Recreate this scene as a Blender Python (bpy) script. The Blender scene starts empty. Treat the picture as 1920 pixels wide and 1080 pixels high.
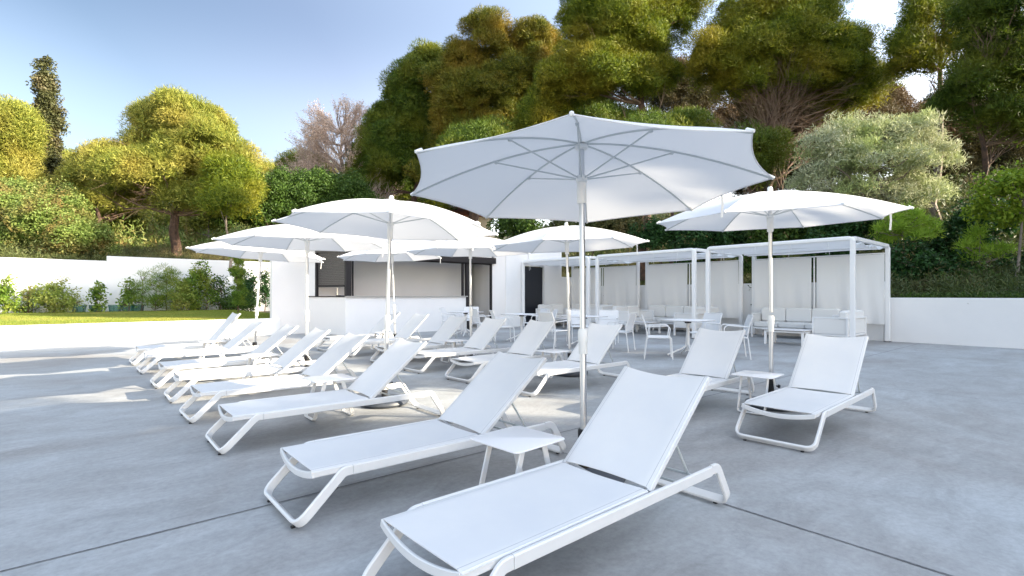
import bpy, math, random
import numpy as np
from mathutils import Vector, Matrix, Euler

R = math.radians
GA = R(41.0)                       # terrace grid is turned 41 degrees from the view axis
scene = bpy.context.scene
C = scene.collection

# ------------------------------------------------------------------ camera, sky, sun, exposure
cam_d = bpy.data.cameras.new('camera')
cam = bpy.data.objects.new('camera', cam_d)
C.objects.link(cam)
cam.location = (0, 0, 1.25)
cam.rotation_euler = (R(90), 0, -GA)
cam_d.sensor_width = 36.0
cam_d.lens = 964.3 / 1920 * 36.0
cam_d.shift_y = 13.0 / 1920
cam_d.clip_start = 0.05
cam_d.clip_end = 3000
scene.camera = cam

SUN_EL, SUN_AZ = R(21.0), R(-56.0)   # azimuth measured in the grid from +X
sun_dir = Vector((math.cos(SUN_AZ) * math.cos(SUN_EL), math.sin(SUN_AZ) * math.cos(SUN_EL), math.sin(SUN_EL)))
world = bpy.data.worlds.new("World")
scene.world = world
world.use_nodes = True
wn = world.node_tree
bg = wn.nodes['Background']
sky = wn.nodes.new('ShaderNodeTexSky')
sky.sky_type = 'NISHITA'
sky.sun_disc = False
sky.sun_elevation = SUN_EL
sky.sun_rotation = math.pi / 2 - SUN_AZ
sky.altitude = 50
sky.air_density = 1.0
sky.dust_density = 0.25
sky.ozone_density = 3.0
hsv = wn.nodes.new('ShaderNodeHueSaturation')
hsv.inputs['Saturation'].default_value = 0.88
wn.links.new(sky.outputs['Color'], hsv.inputs['Color'])
gain = wn.nodes.new('ShaderNodeMixRGB')
gain.blend_type = 'MULTIPLY'
gain.inputs[0].default_value = 1.0
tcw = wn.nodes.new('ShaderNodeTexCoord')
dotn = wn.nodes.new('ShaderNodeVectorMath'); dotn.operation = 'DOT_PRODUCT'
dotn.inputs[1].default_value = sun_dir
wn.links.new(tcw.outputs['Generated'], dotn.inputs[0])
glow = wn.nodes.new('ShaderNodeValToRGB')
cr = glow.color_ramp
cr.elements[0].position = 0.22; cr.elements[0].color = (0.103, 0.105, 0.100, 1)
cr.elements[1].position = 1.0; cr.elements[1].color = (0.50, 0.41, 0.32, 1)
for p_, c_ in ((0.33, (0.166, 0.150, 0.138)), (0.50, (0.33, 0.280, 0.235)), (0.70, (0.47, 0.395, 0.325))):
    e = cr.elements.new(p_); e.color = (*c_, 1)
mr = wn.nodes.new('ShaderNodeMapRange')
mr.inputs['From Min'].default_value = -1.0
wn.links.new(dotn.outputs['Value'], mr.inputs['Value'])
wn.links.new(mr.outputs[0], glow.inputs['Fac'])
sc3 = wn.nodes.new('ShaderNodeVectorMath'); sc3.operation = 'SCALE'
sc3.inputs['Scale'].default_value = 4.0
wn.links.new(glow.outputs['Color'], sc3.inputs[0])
# paler haze towards the horizon; unseen overhead sky brightened to light the scene
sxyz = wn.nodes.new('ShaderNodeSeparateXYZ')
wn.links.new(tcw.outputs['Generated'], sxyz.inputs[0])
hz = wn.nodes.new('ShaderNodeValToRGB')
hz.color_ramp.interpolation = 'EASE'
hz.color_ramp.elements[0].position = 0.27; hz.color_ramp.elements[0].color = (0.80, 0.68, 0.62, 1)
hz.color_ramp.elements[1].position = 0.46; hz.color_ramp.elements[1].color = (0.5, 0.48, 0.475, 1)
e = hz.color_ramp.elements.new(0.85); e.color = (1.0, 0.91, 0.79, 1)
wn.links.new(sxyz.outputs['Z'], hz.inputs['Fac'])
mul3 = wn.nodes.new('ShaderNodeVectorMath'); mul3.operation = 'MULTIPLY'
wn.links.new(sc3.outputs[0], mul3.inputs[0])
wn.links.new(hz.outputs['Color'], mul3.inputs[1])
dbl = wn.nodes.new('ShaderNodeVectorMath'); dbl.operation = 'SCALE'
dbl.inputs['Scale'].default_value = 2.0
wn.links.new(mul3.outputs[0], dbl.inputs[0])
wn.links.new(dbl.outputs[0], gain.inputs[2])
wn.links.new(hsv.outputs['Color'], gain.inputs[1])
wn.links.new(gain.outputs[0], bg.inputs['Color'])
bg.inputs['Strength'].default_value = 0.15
sd = bpy.data.lights.new('sun', 'SUN')
sd.energy = 5.0
sd.angle = R(0.5)
sd.color = (1.0, 0.87, 0.66)
so = bpy.data.objects.new('sun', sd)
C.objects.link(so)
so.rotation_euler = (-sun_dir).to_track_quat('-Z', 'Y').to_euler()
so.location = (30, -30, 20)
scene.view_settings.view_transform = 'Standard'
scene.view_settings.look = 'None'
scene.view_settings.gamma = 1
scene.view_settings.exposure = 1.68
scene.cycles.max_bounces = 8
scene.cycles.transparent_max_bounces = 12

F = 964.3
def at(px, z, y=None, h=None):
    """grid point on picture column px at depth z; returns (u, v, height)"""
    x = (px - 960) / F * z
    hh = h if h is not None else 1.25 + (553 - y) * z / F
    return Vector((x * math.cos(GA) + z * math.sin(GA), -x * math.sin(GA) + z * math.cos(GA), hh))

# ------------------------------------------------------------------ materials
MATS = {}
def mat(name, col, rough=0.5, metal=0.0, spec=0.5, noise=None, bump=None, trans=0.0, alpha=0.0, coat=0.0):
    """noise=(scale, strength, colour2), bump=(scale, strength)"""
    m = bpy.data.materials.new(name)
    m.use_nodes = True
    nt = m.node_tree
    N, L = nt.nodes, nt.links
    b = N['Principled BSDF']
    b.inputs['Base Color'].default_value = (*col, 1)
    b.inputs['Roughness'].default_value = rough
    b.inputs['Metallic'].default_value = metal
    b.inputs['Specular IOR Level'].default_value = spec
    if coat:
        b.inputs['Coat Weight'].default_value = coat
    tc = N.new('ShaderNodeTexCoord')
    if noise:
        sc, st, c2 = noise
        n = N.new('ShaderNodeTexNoise')
        n.inputs['Scale'].default_value = sc
        n.inputs['Detail'].default_value = 6
        n.inputs['Roughness'].default_value = 0.6
        L.new(tc.outputs['Object'], n.inputs['Vector'])
        r = N.new('ShaderNodeValToRGB')
        r.color_ramp.elements[0].position = 0.35
        r.color_ramp.elements[1].position = 0.65
        r.color_ramp.elements[0].color = (*col, 1)
        r.color_ramp.elements[1].color = (*[col[i] + (c2[i] - col[i]) * st for i in range(3)], 1)
        L.new(n.outputs['Fac'], r.inputs['Fac'])
        L.new(r.outputs['Color'], b.inputs['Base Color'])
    if bump:
        n2 = N.new('ShaderNodeTexNoise')
        n2.inputs['Scale'].default_value = bump[0]
        n2.inputs['Detail'].default_value = 5
        L.new(tc.outputs['Object'], n2.inputs['Vector'])
        bp = N.new('ShaderNodeBump')
        bp.inputs['Strength'].default_value = bump[1]
        bp.inputs['Distance'].default_value = 0.01
        L.new(n2.outputs['Fac'], bp.inputs['Height'])
        L.new(bp.outputs['Normal'], b.inputs['Normal'])
    out = N['Material Output']
    last = b.outputs['BSDF']
    if trans:
        t = N.new('ShaderNodeBsdfTranslucent')
        t.inputs['Color'].default_value = (*col, 1)
        mx = N.new('ShaderNodeMixShader')
        mx.inputs[0].default_value = trans
        L.new(last, mx.inputs[1]); L.new(t.outputs[0], mx.inputs[2])
        last = mx.outputs[0]
    if alpha:
        t = N.new('ShaderNodeBsdfTransparent')
        mx = N.new('ShaderNodeMixShader')
        mx.inputs[0].default_value = alpha
        L.new(last, mx.inputs[1]); L.new(t.outputs[0], mx.inputs[2])
        last = mx.outputs[0]
    L.new(last, out.inputs['Surface'])
    MATS[name] = m
    return m

def leaf_mat(name, c1, c2, c3, trans=0.3, clump=0.8, rough=0.55):
    """per-leaf random colour c1..c2, larger patches of c3"""
    m = bpy.data.materials.new(name)
    m.use_nodes = True
    nt = m.node_tree
    N, L = nt.nodes, nt.links
    b = N['Principled BSDF']
    b.inputs['Roughness'].default_value = rough
    b.inputs['Specular IOR Level'].default_value = 0.3
    g = N.new('ShaderNodeNewGeometry')
    r = N.new('ShaderNodeValToRGB')
    r.color_ramp.elements[0].color = (*c1, 1)
    r.color_ramp.elements[1].color = (*c2, 1)
    L.new(g.outputs['Random Per Island'], r.inputs['Fac'])
    tc = N.new('ShaderNodeTexCoord')
    n = N.new('ShaderNodeTexNoise')
    n.inputs['Scale'].default_value = clump
    n.inputs['Detail'].default_value = 3
    L.new(tc.outputs['Object'], n.inputs['Vector'])
    rr = N.new('ShaderNodeValToRGB')
    rr.color_ramp.elements[0].position = 0.46
    rr.color_ramp.elements[1].position = 0.66
    L.new(n.outputs['Fac'], rr.inputs['Fac'])
    mx = N.new('ShaderNodeMixRGB')
    L.new(rr.outputs['Color'], mx.inputs[0])
    L.new(r.outputs['Color'], mx.inputs[1])
    mx.inputs[2].default_value = (*c3, 1)
    L.new(mx.outputs[0], b.inputs['Base Color'])
    t = N.new('ShaderNodeBsdfTranslucent')
    L.new(mx.outputs[0], t.inputs['Color'])
    ms = N.new('ShaderNodeMixShader')
    ms.inputs[0].default_value = trans
    L.new(b.outputs[0], ms.inputs[1]); L.new(t.outputs[0], ms.inputs[2])
    L.new(ms.outputs[0], N['Material Output'].inputs['Surface'])
    MATS[name] = m
    return m

def concrete_mat():
    m = bpy.data.materials.new('polished_concrete')
    m.use_nodes = True
    nt = m.node_tree
    N, L = nt.nodes, nt.links
    b = N['Principled BSDF']
    tc = N.new('ShaderNodeTexCoord')
    def noise(scale, detail, rough=0.6, dist=0.0, stretch=None):
        n = N.new('ShaderNodeTexNoise')
        n.inputs['Scale'].default_value = scale
        n.inputs['Detail'].default_value = detail
        n.inputs['Roughness'].default_value = rough
        n.inputs['Distortion'].default_value = dist
        if stretch:
            mp = N.new('ShaderNodeMapping')
            mp.inputs['Scale'].default_value = stretch
            mp.inputs['Rotation'].default_value = (0, 0, R(-30))
            L.new(tc.outputs['Object'], mp.inputs['Vector'])
            L.new(mp.outputs[0], n.inputs['Vector'])
        else:
            L.new(tc.outputs['Object'], n.inputs['Vector'])
        return n
    big = noise(0.42, 5, 0.62, 0.6)
    mid = noise(1.7, 7, 0.72, 0.9, (1, 2.2, 1))
    fine = noise(26, 5, 0.75)
    r1 = N.new('ShaderNodeValToRGB')
    r1.color_ramp.elements[0].position = 0.33
    r1.color_ramp.elements[1].position = 0.68
    r1.color_ramp.elements[0].color = (0.285, 0.275, 0.268, 1)
    r1.color_ramp.elements[1].color = (0.42, 0.445, 0.465, 1)
    L.new(big.outputs['Fac'], r1.inputs['Fac'])
    r2 = N.new('ShaderNodeValToRGB')
    r2.color_ramp.elements[0].position = 0.3
    r2.color_ramp.elements[1].position = 0.72
    r2.color_ramp.elements[0].color = (0.76, 0.755, 0.75, 1)
    r2.color_ramp.elements[1].color = (1.14, 1.14, 1.14, 1)
    L.new(mid.outputs['Fac'], r2.inputs['Fac'])
    mu = N.new('ShaderNodeMixRGB'); mu.blend_type = 'MULTIPLY'; mu.inputs[0].default_value = 1
    L.new(r1.outputs[0], mu.inputs[1]); L.new(r2.outputs[0], mu.inputs[2])
    r3 = N.new('ShaderNodeValToRGB')
    r3.color_ramp.elements[0].position = 0.25
    r3.color_ramp.elements[1].position = 0.75
    r3.color_ramp.elements[0].color = (0.80, 0.80, 0.80, 1)
    r3.color_ramp.elements[1].color = (1.13, 1.13, 1.13, 1)
    L.new(fine.outputs['Fac'], r3.inputs['Fac'])
    m2 = N.new('ShaderNodeMixRGB'); m2.blend_type = 'MULTIPLY'; m2.inputs[0].default_value = 1
    L.new(mu.outputs[0], m2.inputs[1]); L.new(r3.outputs[0], m2.inputs[2])
    L.new(m2.outputs[0], b.inputs['Base Color'])
    rr = N.new('ShaderNodeMapRange')
    rr.inputs['To Min'].default_value = 0.42
    rr.inputs['To Max'].default_value = 0.88
    L.new(mid.outputs['Fac'], rr.inputs['Value'])
    L.new(rr.outputs[0], b.inputs['Roughness'])
    bp = N.new('ShaderNodeBump')
    bp.inputs['Strength'].default_value = 0.12
    bp.inputs['Distance'].default_value = 0.004
    L.new(mid.outputs['Fac'], bp.inputs['Height'])
    L.new(bp.outputs['Normal'], b.inputs['Normal'])
    return m

M_CONC = concrete_mat()
M_FRAME = mat('white_powder_coat', (0.72, 0.72, 0.725), 0.38, noise=(9, 1, (0.69, 0.695, 0.70)))
M_SLING = mat('white_textilene', (0.83, 0.83, 0.83), 0.6, bump=(420, 0.12), trans=0.14, alpha=0.035, noise=(3, 1, (0.79, 0.795, 0.81)))
def hem_line(m):
    nt = m.node_tree; N, L = nt.nodes, nt.links
    b = N['Principled BSDF']; src = b.inputs['Base Color'].links[0].from_socket
    tc = N.new('ShaderNodeTexCoord'); sp_ = N.new('ShaderNodeSeparateXYZ')
    L.new(tc.outputs['Object'], sp_.inputs[0])
    ab = N.new('ShaderNodeMath'); ab.operation = 'ABSOLUTE'; L.new(sp_.outputs['Y'], ab.inputs[0])
    cm = N.new('ShaderNodeMath'); cm.operation = 'COMPARE'; cm.inputs[1].default_value = 0.263; cm.inputs[2].default_value = 0.0017
    L.new(ab.outputs[0], cm.inputs[0])
    mx = N.new('ShaderNodeMixRGB'); mx.inputs[2].default_value = (0.52, 0.53, 0.55, 1)
    L.new(cm.outputs[0], mx.inputs[0]); L.new(src, mx.inputs[1]); L.new(mx.outputs[0], b.inputs['Base Color'])
hem_line(M_SLING)
M_CANOPY = mat('white_parasol_fabric', (0.80, 0.80, 0.81), 0.8, spec=0.2, trans=0.25, bump=(300, 0.05))
M_ALU = mat('brushed_aluminium', (0.62, 0.63, 0.65), 0.36, metal=0.85)
M_RIB = mat('grey_rib_tube', (0.58, 0.61, 0.61), 0.4, metal=0.3)
M_PLASTIC = mat('white_plastic', (0.78, 0.78, 0.76), 0.4)
M_BLACK = mat('black_plastic', (0.012, 0.012, 0.015), 0.45)
M_BASE = mat('dark_rubber_base', (0.045, 0.055, 0.075), 0.5, noise=(14, 1, (0.06, 0.07, 0.09)))
M_TABLE = mat('white_table_top', (0.80, 0.79, 0.80), 0.4)
M_WALL = mat('white_render', (0.80, 0.80, 0.80), 0.85, spec=0.2, noise=(0.7, 1, (0.75, 0.755, 0.76)), bump=(55, 0.25))
M_WALLG = mat('off_white_render', (0.80, 0.78, 0.76), 0.85, spec=0.2, noise=(0.7, 1, (0.77, 0.75, 0.73)), bump=(55, 0.2))
M_ANTHR = mat('anthracite_aluminium', (0.020, 0.018, 0.019), 0.55, spec=0.3)
M_SHUT = mat('grey_brown_slats', (0.10, 0.09, 0.085), 0.45, metal=0.3)
M_DOOR = mat('black_door_paint', (0.012, 0.014, 0.02), 0.4)
M_STONE = mat('grey_worktop', (0.42, 0.40, 0.37), 0.35, noise=(30, 1, (0.36, 0.35, 0.33)))
M_STEEL = mat('stainless_steel', (0.65, 0.65, 0.65), 0.22, metal=1.0)
M_CURT = mat('grey_white_curtain', (0.86, 0.855, 0.845), 0.85, spec=0.15, trans=0.22)
M_CAB = mat('white_cabana_paint', (0.80, 0.80, 0.80), 0.35)
M_CABF = mat('white_cabana_fabric', (0.84, 0.84, 0.84), 0.8, trans=0.35)
M_CUSH = mat('white_cushion', (0.78, 0.77, 0.75), 0.75, spec=0.2, bump=(80, 0.1))
M_EDGE = mat('dark_laminate_edge', (0.10, 0.07, 0.05), 0.5)
M_JOINT = mat('dark_joint_filler', (0.11, 0.11, 0.12), 0.9, noise=(40, 1, (0.2, 0.2, 0.21)))
M_GUARD = mat('green_plastic_mesh', (0.05, 0.20, 0.15), 0.5, trans=0.3, alpha=0.45)
M_BARK = mat('pine_bark', (0.13, 0.075, 0.05), 0.9, noise=(5, 1, (0.05, 0.033, 0.026)), bump=(12, 0.8))
M_BARKG = mat('grey_bark', (0.30, 0.25, 0.21), 0.9, noise=(6, 1, (0.14, 0.11, 0.09)), bump=(14, 0.6))
M_TWIG = mat('dry_twigs', (0.16, 0.105, 0.075), 0.9, noise=(2, 1, (0.25, 0.18, 0.13)))
M_DEAD = mat('bleached_dead_wood', (0.50, 0.38, 0.31), 0.9, noise=(1, 1, (0.36, 0.28, 0.24)))
M_TILE = mat('terracotta_tiles', (0.45, 0.16, 0.08), 0.8, noise=(4, 1, (0.30, 0.11, 0.06)))
M_HOUSE = mat('cream_house_wall', (0.70, 0.65, 0.56), 0.85)
M_EARTH = mat('dry_earth_and_litter', (0.10, 0.075, 0.045), 0.95, noise=(0.6, 1, (0.055, 0.065, 0.03)), bump=(3, 0.8))
M_LAWN = mat('lawn_soil_green', (0.10, 0.19, 0.03), 0.95, noise=(1.6, 1, (0.15, 0.22, 0.04)), bump=(90, 1.0))
M_RED = mat('red_flower', (0.5, 0.02, 0.02), 0.6)

LEAF = {
 'pine':    leaf_mat('pine_needles', (0.046, 0.090, 0.007), (0.236, 0.278, 0.018), (0.258, 0.226, 0.018), 0.34, 0.35),
 'pineg':   leaf_mat('pine_needles_golden', (0.111, 0.156, 0.022), (0.399, 0.405, 0.072), (0.404, 0.354, 0.076), 0.36, 0.5),
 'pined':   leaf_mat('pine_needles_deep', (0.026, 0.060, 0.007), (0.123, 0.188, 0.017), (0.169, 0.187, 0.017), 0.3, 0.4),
 'pineb':   leaf_mat('pine_needles_bronze', (0.049, 0.081, 0.010), (0.220, 0.222, 0.021), (0.244, 0.176, 0.021), 0.32, 0.4),
 'young':   leaf_mat('young_pine_needles', (0.150, 0.262, 0.019), (0.319, 0.400, 0.038), (0.225, 0.323, 0.026), 0.35, 1.5),
 'lime':    leaf_mat('lime_pine_needles', (0.20, 0.34, 0.03), (0.36, 0.50, 0.06), (0.24, 0.38, 0.04), 0.4, 1.5),
 'cypress': leaf_mat('ivy_cypress_leaves', (0.055, 0.065, 0.025), (0.11, 0.115, 0.04), (0.14, 0.12, 0.06), 0.2, 1.2),
 'green':   leaf_mat('broad_green_leaves', (0.023, 0.057, 0.011), (0.104, 0.182, 0.029), (0.062, 0.118, 0.018), 0.3, 0.7),
 'bush':    leaf_mat('light_bush_leaves', (0.125, 0.204, 0.037), (0.263, 0.324, 0.088), (0.250, 0.180, 0.062), 0.35, 0.9),
 'shrub':   leaf_mat('garden_shrub_leaves', (0.048, 0.107, 0.013), (0.204, 0.321, 0.040), (0.259, 0.310, 0.045), 0.35, 1.8),
 'shrubl':  leaf_mat('lime_shrub_leaves', (0.169, 0.250, 0.039), (0.351, 0.413, 0.091), (0.312, 0.312, 0.078), 0.35, 1.8),
 'dark':    leaf_mat('dark_glossy_leaves', (0.010, 0.036, 0.009), (0.048, 0.128, 0.028), (0.024, 0.073, 0.017), 0.22, 0.9),
 'olive':   leaf_mat('silver_olive_leaves', (0.269, 0.313, 0.151), (0.600, 0.600, 0.416), (0.398, 0.472, 0.184), 0.25, 0.7),
 'dead':    leaf_mat('withered_leaves', (0.62, 0.46, 0.36), (0.70, 0.56, 0.46), (0.50, 0.38, 0.33), 0.3, 0.5),
 'dry':     leaf_mat('dry_undergrowth', (0.072, 0.105, 0.030), (0.156, 0.168, 0.060), (0.180, 0.140, 0.066), 0.25, 0.25),
 'wood':    leaf_mat('woodland_undergrowth', (0.046, 0.077, 0.021), (0.098, 0.126, 0.036), (0.143, 0.105, 0.052), 0.25, 0.3),
 'brown':   leaf_mat('dark_brown_needles', (0.05, 0.045, 0.016), (0.10, 0.085, 0.028), (0.13, 0.075, 0.035), 0.25, 0.25),  # dark brown foliage tone for pines deep in the wood
 'red':     leaf_mat('reddish_shoots', (0.210, 0.144, 0.060), (0.175, 0.240, 0.060), (0.112, 0.264, 0.050), 0.35, 1.2),
 'grass':   leaf_mat('grass_blades', (0.153, 0.218, 0.033), (0.289, 0.310, 0.053), (0.323, 0.310, 0.068), 0.35, 0.3),
 'straw':   leaf_mat('straw_grass', (0.34, 0.27, 0.12), (0.44, 0.36, 0.18), (0.18, 0.22, 0.07), 0.3, 1.0),
}

# ------------------------------------------------------------------ mesh helpers
class MB:
    def __init__(s):
        s.v = []; s.f = []; s.m = []
        s.T = Matrix.Identity(4)
    def add(s, vs, fs, mi=0):
        o = len(s.v)
        s.v += [s.T @ Vector(p) for p in vs]
        s.f += [tuple(o + i for i in f) for f in fs]
        s.m += [mi] * len(fs)
        return s
    def box(s, c, d, bev=0.0, rz=0.0, mi=0):
        """box centre c size d; bev chamfers the vertical and horizontal edges"""
        hx, hy, hz = d[0] / 2, d[1] / 2, d[2] / 2
        b = min(bev, hx * .9, hy * .9, hz * .9)
        co, si = math.cos(rz), math.sin(rz)
        def P(x, y, z): return (c[0] + co * x - si * y, c[1] + si * x + co * y, c[2] + z)
        if b <= 0:
            vs = [P(x, y, z) for z in (-hz, hz) for x, y in ((-hx, -hy), (hx, -hy), (hx, hy), (-hx, hy))]
            fs = [(3, 2, 1, 0), (4, 5, 6, 7)] + [(i, (i + 1) % 4, 4 + (i + 1) % 4, 4 + i) for i in range(4)]
            return s.add(vs, fs, mi)
        def ring(z, ix):
            X, Y = hx - ix, hy - ix
            k = b * .6
            return [P(*p, z) for p in ((-X + k, -Y), (X - k, -Y), (X, -Y + k), (X, Y - k), (X - k, Y), (-X + k, Y), (-X, Y - k), (-X, -Y + k))]
        rs = [ring(-hz, b), ring(-hz + b, 0), ring(hz - b, 0), ring(hz, b)]
        vs = sum(rs, [])
        fs = [tuple(range(7, -1, -1)), tuple(range(24, 32))]
        for k in range(3):
            for i in range(8):
                j = (i + 1) % 8
                fs.append((8 * k + i, 8 * k + j, 8 * k + 8 + j, 8 * k + 8 + i))
        return s.add(vs, fs, mi)
    def tube(s, pts, r, n=8, caps=True, mi=0):
        pts = [Vector(p) for p in pts]
        rs = r if isinstance(r, (list, tuple)) else [r] * len(pts)
        vs = []; prev = None
        for i, p in enumerate(pts):
            t = (pts[min(i + 1, len(pts) - 1)] - pts[max(i - 1, 0)]).normalized()
            if prev is None:
                a = Vector((0, 0, 1)) if abs(t.z) < .9 else Vector((1, 0, 0))
                x = t.cross(a).normalized()
            else:
                x = (prev - t * prev.dot(t)).normalized()
            prev = x
            y = t.cross(x)
            for k in range(n):
                an = 2 * math.pi * k / n
                vs.append(p + (x * math.cos(an) + y * math.sin(an)) * rs[i])
        fs = []
        for i in range(len(pts) - 1):
            for k in range(n):
                a, b_ = i * n + k, i * n + (k + 1) % n
                fs.append((a, b_, b_ + n, a + n))
        if caps:
            fs.append(tuple(range(n - 1, -1, -1)))
            fs.append(tuple(range((len(pts) - 1) * n, len(pts) * n)))
        return s.add(vs, fs, mi)
    def sweep(s, pts, Ns, a, b, mi=0, ch=0.25):
        """sweep a chamfered rectangle: half size a along N, b across"""
        pts = [Vector(p) for p in pts]
        c = min(a, b) * ch * 2
        prof = [(-a + c, -b), (a - c, -b), (a, -b + c), (a, b - c), (a - c, b), (-a + c, b), (-a, b - c), (-a, -b + c)]
        vs = []
        for i, p in enumerate(pts):
            t = (pts[min(i + 1, len(pts) - 1)] - pts[max(i - 1, 0)]).normalized()
            N = Vector(Ns[i]); N = (N - t * N.dot(t)).normalized()
            B = t.cross(N)
            vs += [p + N * x + B * y for x, y in prof]
        fs = [tuple(range(7, -1, -1)), tuple(range((len(pts) - 1) * 8, len(pts) * 8))]
        for i in range(len(pts) - 1):
            for k in range(8):
                j = (k + 1) % 8
                fs.append((i * 8 + k, i * 8 + j, i * 8 + 8 + j, i * 8 + 8 + k))
        return s.add(vs, fs, mi)
    def lathe(s, prof, n=24, c=(0, 0, 0), mi=0):
        vs = []; fs = []
        for r, z in prof:
            for k in range(n):
                an = 2 * math.pi * k / n
                vs.append((c[0] + r * math.cos(an), c[1] + r * math.sin(an), c[2] + z))
        for i in range(len(prof) - 1):
            for k in range(n):
                j = (k + 1) % n
                fs.append((i * n + k, i * n + j, i * n + n + j, i * n + n + k))
        fs.append(tuple(range(n - 1, -1, -1)))
        fs.append(tuple(range((len(prof) - 1) * n, len(prof) * n)))
        return s.add(vs, fs, mi)
    def grid(s, fn, nu, nv, thick=None, mi=0):
        """sheet fn(a,b), a,b in 0..1; thick: vector offset for an underside"""
        vs = [Vector(fn(i / nu, j / nv)) for i in range(nu + 1) for j in range(nv + 1)]
        W = nv + 1
        fs = [(i * W + j, (i + 1) * W + j, (i + 1) * W + j + 1, i * W + j + 1) for i in range(nu) for j in range(nv)]
        if thick is not None:
            o = len(vs); t = Vector(thick)
            vs += [p + t for p in vs[:o]]
            fs += [tuple(o + k for k in reversed(f)) for f in fs[:nu * nv]]
            for i in range(nu):
                for j in (0, nv):
                    a, b = i * W + j, (i + 1) * W + j
                    fs.append((a, b, b + o, a + o) if j else (b, a, a + o, b + o))
            for j in range(nv):
                for i in (0, nu):
                    a, b = i * W + j, i * W + j + 1
                    fs.append((b, a, a + o, b + o) if i else (a, b, b + o, a + o))
        return s.add(vs, fs, mi)
    def build(s, name, m, parent=None, smooth=True, ang=35):
        me = bpy.data.meshes.new(name)
        me.from_pydata([tuple(p) for p in s.v], [], s.f)
        ms = m if isinstance(m, (list, tuple)) else [m]
        for q in ms: me.materials.append(q)
        if len(ms) > 1: me.polygons.foreach_set('material_index', s.m)
        if smooth:
            me.polygons.foreach_set('use_smooth', [True] * len(me.polygons))
            try: me.set_sharp_from_angle(angle=R(ang))
            except Exception: pass
        me.update()
        o = bpy.data.objects.new(name, me)
        C.objects.link(o)
        if parent is not None: o.parent = parent
        return o

def np_mesh(name, V, Fc, m, parent=None, smooth=False):
    """fast mesh from numpy; Fc (n,k) faces"""
    me = bpy.data.meshes.new(name)
    n, k = Fc.shape
    me.vertices.add(len(V)); me.loops.add(n * k); me.polygons.add(n)
    me.vertices.foreach_set('co', V.astype(np.float32).ravel())
    me.loops.foreach_set('vertex_index', Fc.astype(np.int32).ravel())
    me.polygons.foreach_set('loop_start', np.arange(0, n * k, k, dtype=np.int32))
    if smooth: me.polygons.foreach_set('use_smooth', np.ones(n, bool))
    me.materials.append(m)
    me.update(calc_edges=True)
    o = bpy.data.objects.new(name, me)
    C.objects.link(o)
    if parent is not None: o.parent = parent
    return o

def empty(name, loc=(0, 0, 0), rz=0.0):
    o = bpy.data.objects.new(name, None)
    o.empty_display_size = 0.2
    C.objects.link(o)
    o.location = loc; o.rotation_euler = (0, 0, rz)
    return o
def tag(o, label=None, cat=None, group=None, kind=None):
    if label: o['label'] = label
    if cat: o['category'] = cat
    if group: o['group'] = group
    if kind: o['kind'] = kind
    return o
def struct(o):
    o['kind'] = 'structure'; return o
def copy_tree(o, parent=None):
    c = o.copy(); C.objects.link(c)
    if parent is not None: c.parent = parent
    for ch in list(o.children): copy_tree(ch, c)
    return c

def fillet(pts, rad, seg=5):
    """round the inner corners of a polyline"""
    pts = [Vector(p) for p in pts]
    out = [pts[0]]
    for i in range(1, len(pts) - 1):
        p, a, b = pts[i], pts[i - 1], pts[i + 1]
        d1, d2 = (a - p), (b - p)
        r = rad[i] if isinstance(rad, (list, tuple)) else rad
        ang = d1.angle(d2)
        L_ = min(r / math.tan(ang / 2), d1.length * .49, d2.length * .49)
        s, e = p + d1.normalized() * L_, p + d2.normalized() * L_
        for k in range(seg + 1):
            t = k / seg
            out.append((s * (1 - t) ** 2 + p * 2 * t * (1 - t) + e * t * t))
    out.append(pts[-1])
    return out

# ------------------------------------------------------------------ ground and terrain
def terrain_h(u, v):
    h = -0.25
    if v > 17.3:
        h = 0.40
    if v > 29.15:
        h = max(h, 2.62 + 0.10 * min(v - 29.2, 14) + 0.22 * max(0, v - 43))
    if u > 16.9:
        d = u - 17.0
        h = max(h, 0.98 + 0.19 * min(max(0, d - 3), 20) + 0.02 * d + 0.26 * max(0, d - 23))
    bump = 0.22 * math.sin(u * .37 + 1.3) * math.sin(v * .31) + 0.12 * math.sin(u * .9 + v * .7)
    if v > 31 or u > 19: h += bump
    return min(h, 16 + bump)
us = sorted(set([-900, -400, -200, -120, -80] + list(range(-60, 17, 2)) + [16.88, 17.0] + list(np.arange(18, 80, 1.5)) + [90, 120, 200, 400, 900]))
vs_ = sorted(set([-900, -400, -200, -100, -60] + list(range(-40, 17, 2)) + [17.22, 17.34] + list(range(18, 29, 2)) + [29.1, 29.19] + list(np.arange(30, 90, 1.5)) + [100, 140, 220, 400, 900]))
g = MB()
W_ = len(vs_)
g.add([(u, v, terrain_h(u, v)) for u in us for v in vs_],
      [(i * W_ + j, (i + 1) * W_ + j, (i + 1) * W_ + j + 1, i * W_ + j + 1) for i in range(len(us) - 1) for j in range(W_ - 1)])
struct(g.build('ground', M_EARTH))
# terrace slab
g = MB()
g.add([(-30, -30, 0), (16.8, -30, 0), (16.8, 17.0, 0), (-30, 17.0, 0)], [(0, 1, 2, 3)])
struct(g.build('terrace', M_CONC, smooth=False))
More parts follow.
